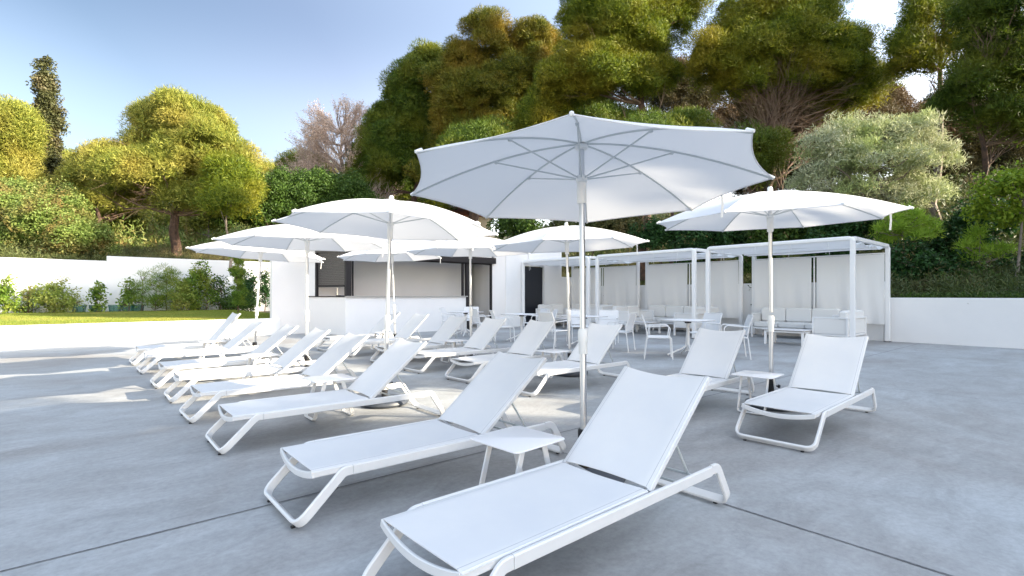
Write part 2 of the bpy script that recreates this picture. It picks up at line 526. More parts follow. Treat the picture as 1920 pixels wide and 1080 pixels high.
# slab joints, thin filled saw cuts
rng = random.Random(3)
def joint(p, q, w):
    p, q = Vector(p), Vector(q)
    n = int((q - p).length / 0.12)
    d = (q - p).normalized(); s = Vector((-d.y, d.x, 0))
    mb = MB(); vs = []
    for i in range(n + 1):
        c = p + (q - p) * i / n + Vector((0, 0, 0.004))
        a = w * (0.8 + 0.5 * rng.random()) / 2; b = w * (0.8 + 0.5 * rng.random()) / 2
        vs += [c - s * a, c + s * b]
    mb.add(vs, [(2 * i, 2 * i + 2, 2 * i + 3, 2 * i + 1) for i in range(n)])
    return struct(mb.build('slab_joint', M_JOINT, smooth=False))
joint((-12, 3.38, 0), (16.6, 3.10, 0), 0.011)
joint((2.97, -9, 0), (2.97, 3.1, 0), 0.011)
joint((2.97, 3.32, 0), (2.97, 14.8, 0), 0.006)
joint((8.3, -9, 0), (8.3, 3.05, 0), 0.006)
joint((-12, 8.6, 0), (16.6, 8.5, 0), 0.006)

# lawn: raised sheet with blades
def lawn():
    mb = MB()
    mb.grid(lambda a, b: (-45 + 51.0 * a, 17.12 + 11.9 * b, 0.49 + 0.03 * math.sin(9 * a) * math.sin(5 * b)), 24, 12)
    struct(mb.build('lawn', M_LAWN))
    r = np.random.default_rng(5)
    n = 150000
    u = -9 + 15.2 * r.random(n); v = 17.15 + 11.6 * r.random(n) ** 1.15
    z = 0.49 + 0.0 * u
    an = r.random(n) * 6.283
    h = 0.035 + 0.03 * r.random(n); w = 0.010 + 0.008 * r.random(n)
    dx, dy = np.cos(an) * w, np.sin(an) * w
    lx, ly = (r.random(n) - .5) * .04, (r.random(n) - .5) * .04
    V = np.stack([np.stack([u - dx, v - dy, z], 1), np.stack([u + dx, v + dy, z], 1), np.stack([u + lx, v + ly, z + h], 1)], 1).reshape(-1, 3)
    o = np_mesh('grass', V, np.arange(3 * n).reshape(-1, 3), LEAF['grass'])
    tag(o, 'short mown green grass covering the raised lawn', 'grass', kind='stuff')
lawn()

# ------------------------------------------------------------------ walls
def wall_obj(name, boxes, m, label, cat='wall', bev=0.012):
    mb = MB()
    for c, d in boxes: mb.box(c, d, bev)
    return tag(mb.build(name, m, smooth=False), label, cat)
wall_obj('retaining_wall', [((-19.9, 17.04, 0.12), (50.0, 0.16, 0.80))], M_WALL,
         'low sunlit white retaining wall holding up the lawn at the left')
gw = empty('garden_wall', (0, 29.1, 0))
tag(gw, 'long white rendered boundary wall behind the lawn with a step in its top', 'wall')
mb = MB(); mb.box((-20, 0, 1.45), (42.8, 0.2, 2.62), 0.012); mb.build('wall_section', M_WALL, gw, smooth=False)
mb = MB(); mb.box((16, 0.0, 1.56), (29.2, 0.22, 2.84), 0.012); mb.build('wall_section', M_WALL, gw, smooth=False)
tw = empty('terrace_wall', (16.85, 0, 0))
tag(tw, 'white rendered wall along the right edge of the terrace behind the cabanas', 'wall')
mb = MB(); mb.box((0, 9.51, 0.80), (0.2, 11.2, 1.64), 0.012); mb.build('wall_section', M_WALL, tw, smooth=False)
mb = MB(); mb.box((0.0, -13.05, 0.58), (0.22, 33.9, 1.19), 0.012); mb.build('wall_section', M_WALL, tw, smooth=False)

# ------------------------------------------------------------------ kiosk bar
def kiosk():
    k = empty('bar_kiosk', (8.8, 15.15, 0))
    tag(k, 'white flat-roofed bar kiosk with dark framed serving hatch and long counter', 'kiosk')
    o = Vector((8.8, 15.15, 0))
    def B(name, m, boxes, parent=k, bev=0.004, rz=0):
        mb = MB()
        for c, d in boxes:
            mb.box(Vector(c) - o, d, bev, rz)
        return mb.build(name, m, parent, smooth=False)
    H_ = 3.05
    # left wing wall and back
    B('wing_wall', M_WALLG, [((5.43, 17.08, H_ / 2), (1.14, 0.20, H_))])
    B('back_wall', M_WALLG, [((9.5, 18.6, H_ / 2), (7.2, 0.18, H_))])
    # counter fronts (full wall below hatch)
    Al, Ar, D = Vector((6.45, 15.15, 0)), Vector((10.95, 15.15, 0)), Vector((5.93, 17.0, 0))
    ct = B('counter', M_WALL, [((8.71, 15.25, 0.59), (4.50, 0.20, 1.18))])
    # side counter (slightly skewed side)
    d = (D - Al); L_ = d.length; ang = math.atan2(d.y, d.x)
    mid = (Al + D) / 2
    n = Vector((-d.y, d.x, 0)).normalized()   # points left-ish; inward is -n
    if n.x > 0: n = -n
    def side(name, m, t0, t1, z0, z1, th, off=0.0, parent=k, bev=0.003):
        c = Al + d * ((t0 + t1) / 2) - n * (th / 2 - off)
        mb = MB(); mb.box((c.x - o.x, c.y - o.y, (z0 + z1) / 2), (L_ * (t1 - t0), th, z1 - z0), bev, ang)
        return mb.build(name, m, parent, smooth=False)
    side('side_counter', M_WALLG, 0.0, 1.0, 0.0, 1.18, 0.18, 0.0)
    side('side_wall', M_WALLG, 0.76, 1.0, 1.18, H_, 0.17)
    side('upper_wall', M_WALLG, 0.0, 0.76, 2.66, H_, 0.17)
    # shutter: curtain of slats as one part
    sh = empty
    mb = MB()
    z = 2.62
    while z > 1.56:
        c = Al + d * 0.39 - n * 0.05
        mb.box((c.x - o.x, c.y - o.y, z - 0.027), (L_ * 0.68, 0.016, 0.046), 0.007, ang)
        mb.box((c.x - o.x + n.x * -.004, c.y - o.y + n.y * -.004, z - 0.052), (L_ * 0.68, 0.006, 0.008), 0, ang)
        z -= 0.054
    mb.build('roller_shutter', M_SHUT, k, smooth=False)
    side('shutter_post', M_ANTHR, 0.725, 0.765, 1.19, 2.66, 0.08, 0.012)
    side('shutter_rail', M_ANTHR, 0.05, 0.725, 1.50, 1.56, 0.05, -0.02)
    side('shutter_box', M_SHUT, 0.02, 0.76, 2.60, 2.80, 0.20, 0.02)
    # worktops
    B('worktop', M_STONE, [((8.72, 15.30, 1.198), (4.56, 0.42, 0.032))])
    side('worktop', M_ANTHR, 0.02, 1.02, 1.182, 1.212, 0.40, 0.03)
    # front frame
    B('corner_post', M_ANTHR, [((6.55, 15.20, 1.93), (0.17, 0.15, 1.42)), ((6.70, 15.19, 1.9), (0.03, 0.06, 1.36))])
    B('post', M_ANTHR, [((11.02, 15.17, 1.22), (0.12, 0.12, 2.44)), ((10.86, 15.22, 1.84), (0.07, 0.08, 1.24))])
    B('post', M_ANTHR, [((12.13, 15.17, 1.22), (0.06, 0.10, 2.44))])
    B('header', M_ANTHR, [((9.35, 15.13, 2.53), (5.85, 0.20, 0.22)), ((9.3, 15.16, 2.40), (5.66, 0.06, 0.05))])
    B('fascia', M_WALLG, [((9.35, 15.24, 2.845), (5.80, 0.18, 0.40))])
    # right facade and interior
    B('facade_wall', M_WALLG, [((12.50, 15.24, H_ / 2), (0.68, 0.18, H_))])
    B('inner_wall', M_WALLG, [((9.25, 16.75, H_ / 2 - .02), (6.2, 0.12, H_ - .06))])
    B('side_room_wall', M_WALLG, [((12.75, 16.9, H_ / 2 - .02), (0.14, 3.1, H_ - .06))])
    B('roof_slab', M_WALLG, [((9.45, 16.95, H_ + 0.03), (7.5, 3.55, 0.10))], bev=0.01)
    B('ceiling', M_WALLG, [((9.4, 16.4, 2.80), (6.6, 2.2, 0.05))])
    B('floor_slab', M_STONE, [((9.4, 16.9, 0.01), (6.3, 3.2, 0.03))])
    # tap and sink on the side worktop
    c = Al + d * 0.40 - n * 0.30
    mb = MB()
    x, y = c.x - o.x, c.y - o.y
    mb.tube(fillet([(x, y, 1.21), (x, y, 1.50), (x + .0, y + .0, 1.62), (x + .10, y + .04, 1.62), (x + .10, y + .04, 1.52)], .05), 0.011, 8)
    mb.tube([(x, y, 1.21), (x, y, 1.29)], 0.022, 10)
    mb.tube([(x, y, 1.27), (x - .06, y - .03, 1.30)], 0.007, 6)
    mb.build('tap', M_STEEL, k)
    mb = MB()
    c2 = Al + d * 0.26 - n * 0.26
    mb.lathe([(0.13, 0), (0.17, 0.004), (0.175, 0.03), (0.165, 0.03), (0.14, 0.012), (0.02, 0.01)], 20, (c2.x - o.x, c2.y - o.y, 1.212))
    mb.build('sink', M_STEEL, k)
kiosk()

dw = empty('door_wall', (14.5, 15.15, 0))
tag(dw, 'tall white wall with a black door between the kiosk and the cabanas', 'wall')
H_ = 3.15
mb = MB()
mb.box((-1.20, 0.06, H_ / 2), (0.92, 0.2, H_), 0.01)
mb.box((0.90, 0.06, H_ / 2), (1.06, 0.2, H_), 0.01)
mb.box((-0.18, 0.06, 2.79), (1.14, 0.2, 0.72), 0.01)
mb.box((1.88, 0.07, 1.01), (0.92, 0.18, 2.02), 0.01)
mb.build('wall_section', M_WALL, dw, smooth=False)
dr = MB().box((-0.18, 0.06, 1.205), (1.08, 0.06, 2.35), 0.006).build('door', M_DOOR, dw, smooth=False)
mb = MB()
mb.tube([(-0.58, 0.02, 1.05), (-0.58, -0.03, 1.05), (-0.46, -0.03, 1.05)], 0.010, 8)
mb.box((-0.58, 0.025, 1.05), (0.04, 0.012, 0.16), 0.003)
mb.build('handle', M_ANTHR, dr)
mb = MB()
mb.box((-0.745, -0.052, 1.20), (0.045, 0.03, 2.40), 0.004); mb.box((0.385, -0.052, 1.20), (0.045, 0.03, 2.40), 0.004); mb.box((-0.18, -0.052, 2.42), (1.175, 0.03, 0.045), 0.004)
mb.build('door_frame', M_FRAME, dw, smooth=False)

# ------------------------------------------------------------------ sun lounger
def make_lounger(ang):
    root = empty('sun_lounger')
    a, b = 0.0275, 0.0105          # half width / half thickness of the flat bar
    YC = 0.3105
    zr = 0.271
    # rails
    for s in (1, -1):
        mb = MB()
        mb.sweep([(0.215, s * YC, zr), (1.70, s * YC, zr - 0.006)], [(0, 0, 1)] * 2, a + .001, b + .001)
        mb.build('side_rail', M_FRAME, root)
    def loop(u0, uj, uf, zf, sgn, name):
        # centre line: rail stub -> leg -> floor bar -> leg -> rail stub
        side = fillet([(u0, -YC, zr), (uj, -YC, zr), (uf, -YC, zf)], [0, .075, 0], 6)
        d = (Vector((uf, 0, zf)) - Vector((uj, 0, zr))).normalized()
        nleg = Vector((-d.z, 0, d.x)) * sgn
        full = fillet([side[-2], side[-1], (uf, YC, zf), Vector((side[-2].x, YC, side[-2].z))], [0, .075, .075, 0], 7)
        path = side[:-1] + full[1:-1]
        Ns = []
        for i, p in enumerate(side[:-1]):
            t = (side[min(i + 1, len(side) - 1)] - side[max(i - 1, 0)]).normalized()
            Ns.append(Vector((-t.z, 0, t.x)) * sgn)
        Ns += [nleg] * len(full[1:-1])
        back = [Vector((p.x, YC, p.z)) for p in reversed(side[:-1])]
        path += back
        Ns += [Ns[i] for i in range(len(side) - 2, -1, -1)]
        mb = MB()
        mb.sweep(path, Ns, a, b)
        o_ = mb.build(name, M_FRAME, root)
        for s in (1, -1):
            MB().box((uf, s * 0.225, 0.0045), (0.022, 0.022, 0.010), 0.002).build('rubber_foot', M_BLACK, o_)
        return o_
    loop(0.213, 0.165, -0.082, 0.033, -1, 'foot_leg')
    loop(1.702, 1.775, 1.925, 0.033, 1, 'head_leg')
    # seat frame: side tubes, bowed end bar, rear bar
    mb = MB()
    for s in (1, -1):
        mb.sweep([(0.005, s * 0.277, 0.279), (1.12, s * 0.277, 0.279)], [(0, 0, 1)] * 2, 0.019, 0.012)
    bow = [(0.004 - 0.016 * math.sin(math.pi * t), -0.285 + 0.57 * t, 0.281 - 0.040 * math.sin(math.pi * t) ** 0.8) for t in [i / 18 for i in range(19)]]
    mb.sweep(bow, [(0, 0, 1)] * 19, 0.019, 0.008)
    mb.sweep([(1.105 + 0.03 * math.sin(math.pi * t), -0.275 + 0.55 * t, 0.276 - 0.05 * math.sin(math.pi * t)) for t in [i / 12 for i in range(13)]], [(0, 0, 1)] * 13, 0.012, 0.008)
    for u in (0.36, 0.78):
        mb.tube([(u, -0.27, 0.268), (u, -0.14, 0.225), (u, 0.14, 0.225), (u, 0.27, 0.268)], 0.009, 6)
    mb.build('seat_frame', M_FRAME, root)
    def sling(L_, name, parent, flare=0.0, gap0=0.0):
        def fn(s, t):
            y = (t - .5) * 0.582
            e = 1 - (2 * t - 1) ** 2
            sag = -0.012 * e * math.sin(math.pi * min(1, s * 1.0)) - 0.003 * e
            edge = -0.010 * max(0, abs(2 * t - 1) - .93) / .07
            x = s * L_
            x += -flare * e * max(0, (s - .8) / .2)
            x += gap0 * e * max(0, 1 - s / .15)
            return (x, y, sag + edge)
        mb = MB(); mb.grid(fn, 18, 20, (0, 0, -0.004))
        return mb.build(name, M_SLING, parent)
    st = sling(1.115, 'seat', root, 0.012); st.location = (0.0, 0, 0.3035)
    # backrest, hinged
    bk = sling(0.765, 'backrest', root, 0.012, 0.016)
    bk.location = (1.135, 0, 0.302); bk.rotation_euler = (0, -ang, 0)
    # give the back a concave head rail: bend the last third in local z
    for vtx in bk.data.vertices:
        s = vtx.co.x / 0.765; e = 1 - (vtx.co.y / 0.291) ** 2
        if s > 0.6: vtx.co.z -= 0.035 * e * ((s - .6) / .4) ** 2
    mb = MB()
    for s in (1, -1):
        mb.sweep([(-0.005, s * 0.277, -0.022), (0.765, s * 0.277, -0.022)], [(0, 0, 1)] * 2, 0.016, 0.012)
    mb.sweep([(0.757 - 0.012 * math.sin(math.pi * t), -0.278 + 0.556 * t, -0.020 - 0.038 * math.sin(math.pi * t)) for t in [i / 16 for i in range(17)]], [(0, 0, 1)] * 17, 0.012, 0.008)
    mb.sweep([(0.02 - 0.022 * math.sin(math.pi * t), -0.275 + 0.55 * t, -0.022 - 0.045 * math.sin(math.pi * t)) for t in [i / 12 for i in range(13)]], [(0, 0, 1)] * 13, 0.010, 0.008)
    mb.build('backrest_frame', M_FRAME, bk)
    # stay: two arms, cross rods and ratchet strip
    ca, sa = math.cos(ang), math.sin(ang)
    hx, hz = 1.135 + 0.36 * ca, 0.302 + 0.36 * sa - 0.03
    fx = 1.135 + 0.36 * ca + 0.16
    mb = MB()
    for s in (1, -1):
        mb.tube([(hx, s * 0.245, hz), (fx, s * 0.245, 0.262)], 0.0075, 6)
    mb.tube([(fx, -0.30, 0.262), (fx, 0.30, 0.262)], 0.0075, 6)
    mb.tube([(hx, -0.25, hz), (hx, 0.25, hz)], 0.006, 6)
    mb.tube([(fx - .14, -0.30, 0.255), (fx - .14, 0.30, 0.255)], 0.0075, 6)
    mb.build('stay', M_RIB, root)
    return root

LP = {}
def lounger(u, v, rot, ang, label):
    if ang in LP: o = copy_tree(LP[ang])
    else: o = make_lounger(R(ang)); LP[ang] = o
    o.location = (u, v, 0); o.rotation_euler = (0, 0, R(rot))
    tag(o, label, 'sun lounger', 'white sun loungers in two rows on the terrace')
lounger(1.02, 1.73, 0.7, 40, 'nearest lounger of the front row, its foot cut off by the picture edge')
lounger(1.01, 3.08, -1.0, 39, 'second nearest front row lounger, its head beside the large near side table')
lounger(1.00, 4.76, -1.3, 40, 'third front row lounger, standing before the dark round parasol base')
lounger(1.00, 6.05, 0.1, 39, 'fourth front row lounger, with a side table just right of its seat')
lounger(1.01, 7.29, -1.5, 39, 'fifth front row lounger from the camera, whole in shade, beyond the fourth')
lounger(1.00, 8.51, -0.3, 39, 'sixth front row lounger from the camera, the last of the row still in shade')
lounger(0.99, 10.17, -0.1, 40, 'front row lounger with sunlit seat, second from the lawn wall')
lounger(0.99, 11.50, 0.1, 51, 'farthest front row lounger by the lawn wall, its back raised steepest')
lounger(4.50, 1.80, 2.3, 44, 'rightmost lounger, alone on open concrete with its foot towards the camera')
lounger(4.50, 3.01, 4.0, 44, 'back row lounger left of the right side table, behind the nearest backrest')
lounger(4.38, 4.84, 0.3, 44, 'back row lounger seen just behind the near parasol pole')
lounger(4.36, 6.13, 1.7, 44, 'back row lounger whose seat shows above the second front lounger, fourth from the right')
lounger(4.32, 7.36, 0.2, 44, 'fifth back row lounger from the right, a low table behind it')
lounger(4.36, 8.62, 0.0, 44, 'sixth back row lounger from the right, behind the farther right hand side tables')
lounger(4.42, 10.15, 0.0, 44, 'sunlit back row lounger before the bar counter, seventh from the right')
lounger(4.40, 11.42, 0.0, 44, 'farthest back row lounger, by the left corner of the bar counter')

# ------------------------------------------------------------------ parasol
RC, DROP = 1.25, 0.31
def rib_pt(t, k):
    r = RC * t; z = -DROP * (t ** 1.75)
    a = k * math.pi / 4
    return Vector((r * math.sin(a), -r * math.cos(a), z))
def make_umbrella():
    root = empty('parasol')
    # base disc, flat on the ground
    mb = MB()
    mb.lathe([(0.20, 0.0), (0.255, 0.008), (0.275, 0.03), (0.268, 0.055), (0.235, 0.072), (0.10, 0.078), (0.05, 0.085)], 40)
    mb.build('base', M_BASE, root)
    tilt = []
    def P(mbx, name, m, parent=None, **kw):
        o = mbx.build(name, m, parent or root, **kw)
        if parent is None: tilt.append(o)
        return o
    mb = MB(); mb.lathe([(0.030, 0.075), (0.034, 0.08), (0.034, 0.27), (0.040, 0.275), (0.040, 0.335), (0.033, 0.34)], 16)
    cl = P(mb, 'base_sleeve', M_BLACK)
    mb = MB(); mb.tube([(0.034, 0, .24), (0.075, 0, .24)], 0.008, 8); mb.tube([(0.07, 0, .24), (0.09, 0, .24)], [0.02, 0.018], 8)
    P(mb, 'knob', M_BLACK, cl)
    P(MB().tube([(0, 0, .10), (0, 0, .90)], 0.0235, 18), 'lower_pole', M_ALU)
    mb = MB(); mb.lathe([(0.027, .845), (0.030, .85), (0.030, .925), (0.0335, .93), (0.0345, 1.0), (0.030, 1.015), (0.025, 1.02)], 20)
    mb.tube([(0, 0.03, .965), (0, .052, .965)], .011, 8)
    P(mb, 'height_collar', M_PLASTIC)
    P(MB().tube([(0, 0, 1.0), (0, 0, 2.32)], 0.0205, 18), 'upper_pole', M_ALU)
    mb = MB(); mb.lathe([(0.030, 1.89), (0.033, 1.90), (0.033, 2.04), (0.040, 2.045), (0.040, 2.085), (0.028, 2.09)], 20)
    P(mb, 'slider', M_PLASTIC)
    mb = MB(); mb.lathe([(0.030, 2.275), (0.045, 2.28), (0.045, 2.305), (0.02, 2.315)], 18)
    P(mb, 'hub', M_PLASTIC)
    mb = MB(); mb.lathe([(0.036, 2.318), (0.036, 2.33), (0.029, 2.338), (0.026, 2.375), (0.018, 2.385)], 18)
    P(mb, 'finial', M_PLASTIC)
    # canopy: one fabric surface, eight panels with scooped edges
    nr, na = 14, 8
    vs = [Vector((0, 0, 2.325))]; fs = []
    for i in range(1, nr + 1):
        t = i / nr
        for k in range(8):
            for j in range(na):
                s = j / na
                p = rib_pt(t, k).lerp(rib_pt(t, k + 1), s)
                e = 4 * s * (1 - s)
                f = 1 - 0.042 * e * t ** 3
                wr = 0.004 * math.sin(17 * t + k * 2.1) * e * t
                vs.append(Vector((p.x * f, p.y * f, p.z + 2.325 - 0.012 * e * t * (1 - t) * 4 + wr)))
    n = 8 * na
    for j in range(n): fs.append((0, 1 + j, 1 + (j + 1) % n))
    for i in range(nr - 1):
        for j in range(n):
            a_ = 1 + i * n + j; b_ = 1 + i * n + (j + 1) % n
            fs.append((a_, a_ + n, b_ + n, b_))
    mb = MB(); mb.add(vs, fs)
    cn = P(mb, 'canopy', M_CANOPY, ang=14)
    # hem
    mb = MB()
    rim = [vs[1 + (nr - 1) * n + j] for j in range(n)]
    for k in range(8):
        pts = [rim[(k * na + j) % n] + Vector((0, 0, -.004)) for j in range(na + 1)]
        mb.tube(pts, 0.0045, 5)
    P(mb, 'hem', M_CANOPY, cn)
    mb = MB()
    p = rim[(2 * na + 4) % n]
    mb.sweep([p, p + Vector((.004, 0, -.07)), p + Vector((-.004, .004, -.17))], [(1, 0, 0)] * 3, 0.0085, 0.0015)
    P(mb, 'closing_strap', M_PLASTIC, cn)
    for k in range(8):
        mb = MB()
        pts = [rib_pt(t, k) + Vector((0, 0, 2.325 - 0.011)) for t in [0.03] + [i / 14 for i in range(1, 15)]]
        mb.tube(pts, 0.0065, 6)
        tip = rib_pt(1.0, k) + Vector((0, 0, 2.325)); q = rib_pt(0.975, k) + Vector((0, 0, 2.325))
        rb = P(mb, 'rib', M_RIB)
        mb = MB()
        mb.tube([q, tip + (tip - q) * .3], [0.013, 0.009], 8)
        P(mb, 'rib_tip', M_PLASTIC, rb)
        mb = MB()
        a_ = k * math.pi / 4
        j0 = Vector((0.035 * math.sin(a_), -0.035 * math.cos(a_), 2.07))
        j1 = rib_pt(0.49, k) + Vector((0, 0, 2.325 - 0.02))
        mb.tube([j0, j1], 0.0055, 6)
        mb.box(j1 + Vector((0, 0, 0.0)), (0.022, 0.022, 0.022), 0.004, a_)
        P(mb, 'strut', M_RIB, rb)
    return root
umb0 = None
def umbrella(u, v, tx, ty, th, label, hscale=1.0):
    global umb0
    if umb0 is None:
        umb0 = make_umbrella(); o = umb0
    else:
        o = copy_tree(umb0)
    M = Matrix.Rotation(-GA, 3, 'Z') @ Matrix.Rotation(R(-ty), 3, 'Y') @ Matrix.Rotation(R(-tx), 3, 'X') @ Matrix.Rotation(R(th), 3, 'Z')
    o.location = (u, v, 0)
    for ch in o.children:
        ch.rotation_euler = (0, 0, 0) if ch.name.startswith('base') and not ch.name.startswith('base_sleeve') else M.to_euler()
        if hscale != 1.0 and ch.name.split('.')[0] in ('canopy', 'rib', 'strut', 'hub', 'finial', 'slider', 'upper_pole'):
            ch.location = M @ Vector((0, 0, hscale))
    tag(o, label, 'parasol', 'white octagonal parasols between the loungers')
def off(u, v, tx, ty, h=2.32):
    """base position for a parasol whose top stands over (u, v)"""
    M = Matrix.Rotation(-GA, 3, 'Z') @ Matrix.Rotation(R(-ty), 3, 'Y') @ Matrix.Rotation(R(-tx), 3, 'X')
    d = M @ Vector((0, 0, h)); return u - d.x, v - d.y
def cam2g(x, z): return (x * math.cos(GA) + z * math.sin(GA), -x * math.sin(GA) + z * math.cos(GA))
UM = [
 (0.488, 3.62, 3.5, 0.0, -9.9, 0.0, 'large near parasol seen from below, between the two nearest front loungers'),
 (-1.38, 5.88, 0.0, -2.0, 12.9, 0.0, 'parasol with a shaded bluish top above the third and fourth front loungers'),
 (-3.10, 7.79, -0.2, -0.3, -7.9, 0.0, 'sunlit parasol above the fifth and sixth front loungers, in front of the kiosk shutter'),
 (-4.86, 9.99, 1.7, -3.1, -0.3, 0.0, 'leftmost parasol, leaning to the right in front of the lawn'),
 (2.85, 5.68, -1.8, 1.3, -44.4, 0.06, 'rightmost parasol, in front of the nearest cabana'),
 (0.85, 8.06, -0.2, 1.7, -20.9, 0.0, 'parasol with its pole just left of the near pole, in front of the black door'),
 (-0.80, 9.85, -0.5, 0.5, -22.0, 0.05, 'parasol in front of the right end of the bar counter'),
 (-2.80, 12.0, 0.5, 2.2, -12.0, 0.11, 'farthest parasol, before the middle of the bar hatch'),
]
for x, z, tx, ty, th, hs_, lb in UM:
    u, v = cam2g(x, z)
    u, v = off(u, v, tx, ty)
    umbrella(u, v, tx, ty, th, lb, hs_ if hs_ else 1.0)

# ------------------------------------------------------------------ low side table
def make_side_table():
    root = empty('side_table')
    mb = MB()
    hs = 0.21; r = 0.035
    ring = []
    for cx, cy, a0 in ((hs - r, hs - r, 0), (-hs + r, hs - r, 90), (-hs + r, -hs + r, 180), (hs - r, -hs + r, 270)):
        for k in range(5):
            an = R(a0 + k * 22.5)
            ring.append((cx + r * math.cos(an), cy + r * math.sin(an)))
    n = len(ring)
    lay = [(0.985, 0.390), (1, 0.3925), (1, 0.3985), (0.985, 0.401)]
    vs = [(x * s, y * s, z) for s, z in lay for x, y in ring]
    fs = [tuple(range(n - 1, -1, -1)), tuple(range(3 * n, 4 * n))]
    for i in range(3):
        for k in range(n):
            j = (k + 1) % n
            fs.append((i * n + k, i * n + j, i * n + n + j, i * n + n + k))
    mb.add(vs, fs)
    mb.build('table_top', M_TABLE, root)
    MB().box((0, 0, 0.383), (0.24, 0.24, 0.012), 0.003).build('under_frame', M_FRAME, root)
    for s in (1, -1):
        # U loop: legs splay outward in x, floor bar along y
        t, f = 0.085 * s, 0.195 * s
        path = fillet([(t, -0.135, 0.386), (f, -0.135, 0.014), (f, 0.135, 0.014), (t, 0.135, 0.386)], [0, .03, .03, 0], 5)
        d = Vector((f - t, 0, -0.372)).normalized()
        nn = Vector((-d.z, 0, d.x))
        mb = MB(); mb.sweep(path, [nn] * len(path), 0.019, 0.0065)
        mb.build('leg', M_FRAME, root)
    return root
st0 = make_side_table()
STS = [
 (2.03, 2.29, 'near low side table between the two nearest loungers'),
 (2.05, 5.22, 'low side table between the third and fourth front loungers'),
 (2.10, 7.88, 'low side table between the fifth and sixth front loungers'),
 (2.05, 10.80, 'farthest front row side table, beside the steep backed lounger'),
 (5.62, 2.44, 'low side table left of the rightmost lounger, before the rightmost parasol pole'),
 (5.62, 5.50, 'low side table behind the second front backrest, near the black door'),
 (5.50, 7.98, 'low side table just left of the lit back row lounger pair, before the dining tables'),
 (5.45, 10.78, 'low side table nearest the bar counter'),
]
for i, (u, v, lb) in enumerate(STS):
    o = st0 if i == 0 else copy_tree(st0)
    o.location = (u, v, 0); o.rotation_euler = (0, 0, R([3, -2, 1, 0, 4, 2, -3, 1][i]))
    tag(o, lb, 'side table', 'low white side tables beside the loungers')

# ------------------------------------------------------------------ dining tables and chairs
def make_dining_table():
    root = empty('dining_table')
    MB().box((0, 0, 0.732), (0.80, 0.80, 0.011), 0.003).build('table_top', [M_TABLE], root, smooth=False)
    MB().box((0, 0, 0.7235), (0.795, 0.795, 0.0055), 0).build('top_edge', M_EDGE, root, smooth=False)
    mb = MB(); mb.box((0, 0, 0.695), (0.10, 0.10, 0.05), 0.005); mb.box((0, 0, 0.712), (0.32, 0.05, 0.016), 0.003)
    mb.build('tilting_head', M_BLACK, root)
    MB().tube([(0, 0, 0.10), (0, 0, 0.675)], 0.036, 16).build('column', M_FRAME, root)
    for k in range(4):
        an = R(45 + 90 * k)
        c, s = math.cos(an), math.sin(an)
        mb = MB()
        mb.sweep([(c * .02, s * .02, .215), (c * .12, s * .12, .15), (c * .42, s * .42, .020)], [(0, 0, 1)] * 3, 0.016, 0.017)
        mb.build('foot', M_FRAME, root)
    return root
dt0 = make_dining_table()
DT = [(9.69, 5.62, 3, 'nearest square dining table, right of the near parasol pole'),
      (9.53, 8.28, -2, 'square dining table behind the near parasol pole'),
      (9.32, 10.32, 5, 'square dining table in front of the black door'),
      (9.23, 12.78, 0, 'farthest square dining table, by the right end of the bar')]
for i, (u, v, rz, lb) in enumerate(DT):
    o = dt0 if i == 0 else copy_tree(dt0)
    o.location = (u, v, 0); o.rotation_euler = (0, 0, R(rz))
    tag(o, lb, 'dining table', 'square pedestal tables beside the bar')

def make_chair():
    """faces +X; origin below the seat centre"""
    root = empty('dining_chair')
    for s in (1, -1):
        y = s * 0.245
        MB().tube(fillet([(0.17, y, .425), (0.235, y, .425), (0.262, y * 1.03, 0.0)], .05, 5), 0.0125, 8).build('leg', M_FRAME, root)
        MB().tube(fillet([(-0.15, y, .425), (-0.215, y, .42), (-0.265, y * 1.03, 0.0)], .02, 4), 0.0125, 8).build('leg', M_FRAME, root)
        MB().tube(fillet([(-0.235, y, .63), (0.17, y * 1.04, .655), (0.215, y * 1.04, .60), (0.195, y, .43)], .06, 6), 0.011, 8).build('armrest', M_FRAME, root)
        MB().tube([(-0.205, y, .40), (-0.222, y, .55), (-0.255, y, .70), (-0.31, y * .98, .845)], 0.0135, 8).build('back_post', M_FRAME, root)
    mb = MB()
    mb.tube([(-0.2, 0.245, .425), (0.18, 0.245, .425)], .012, 8); mb.tube([(-0.2, -0.245, .425), (0.18, -0.245, .425)], .012, 8)
    mb.tube([(0.2, -0.235, .418), (0.2, 0.235, .418)], .010, 8); mb.tube([(-0.19, -0.24, .415), (-0.19, 0.24, .415)], .010, 8)
    mb.tube([(-0.31, -0.24, .843), (-0.31, 0.24, .843)], .011, 8)
    mb.build('seat_frame', M_FRAME, root)
    mb = MB(); mb.grid(lambda a, b: (-0.19 + .41 * a - 0.0, -.24 + .48 * b, .438 - .014 * math.sin(math.pi * a) * math.sin(math.pi * b) - .02 * max(0, a - .85) / .15), 8, 8, (0, 0, -.005))
    mb.build('seat', M_SLING, root)
    def bx(z):
        pts = [(.40, -.205), (.55, -.222), (.70, -.255), (.845, -.31)]
        for (z0, x0), (z1, x1) in zip(pts, pts[1:]):
            if z <= z1: return x0 + (x1 - x0) * (z - z0) / (z1 - z0)
        return pts[-1][1]
    mb = MB()
    for z0, z1 in ((.455, .60), (.607, .848)):
        mb.grid(lambda a, b, z0=z0, z1=z1: (bx(z0 + (z1 - z0) * a) - .018 * math.sin(math.pi * b) + .012, -.24 + .48 * b, z0 + (z1 - z0) * a), 5, 8, (-.004, 0, 0))
    mb.build('backrest', M_SLING, root)
    return root
ch0 = make_chair()
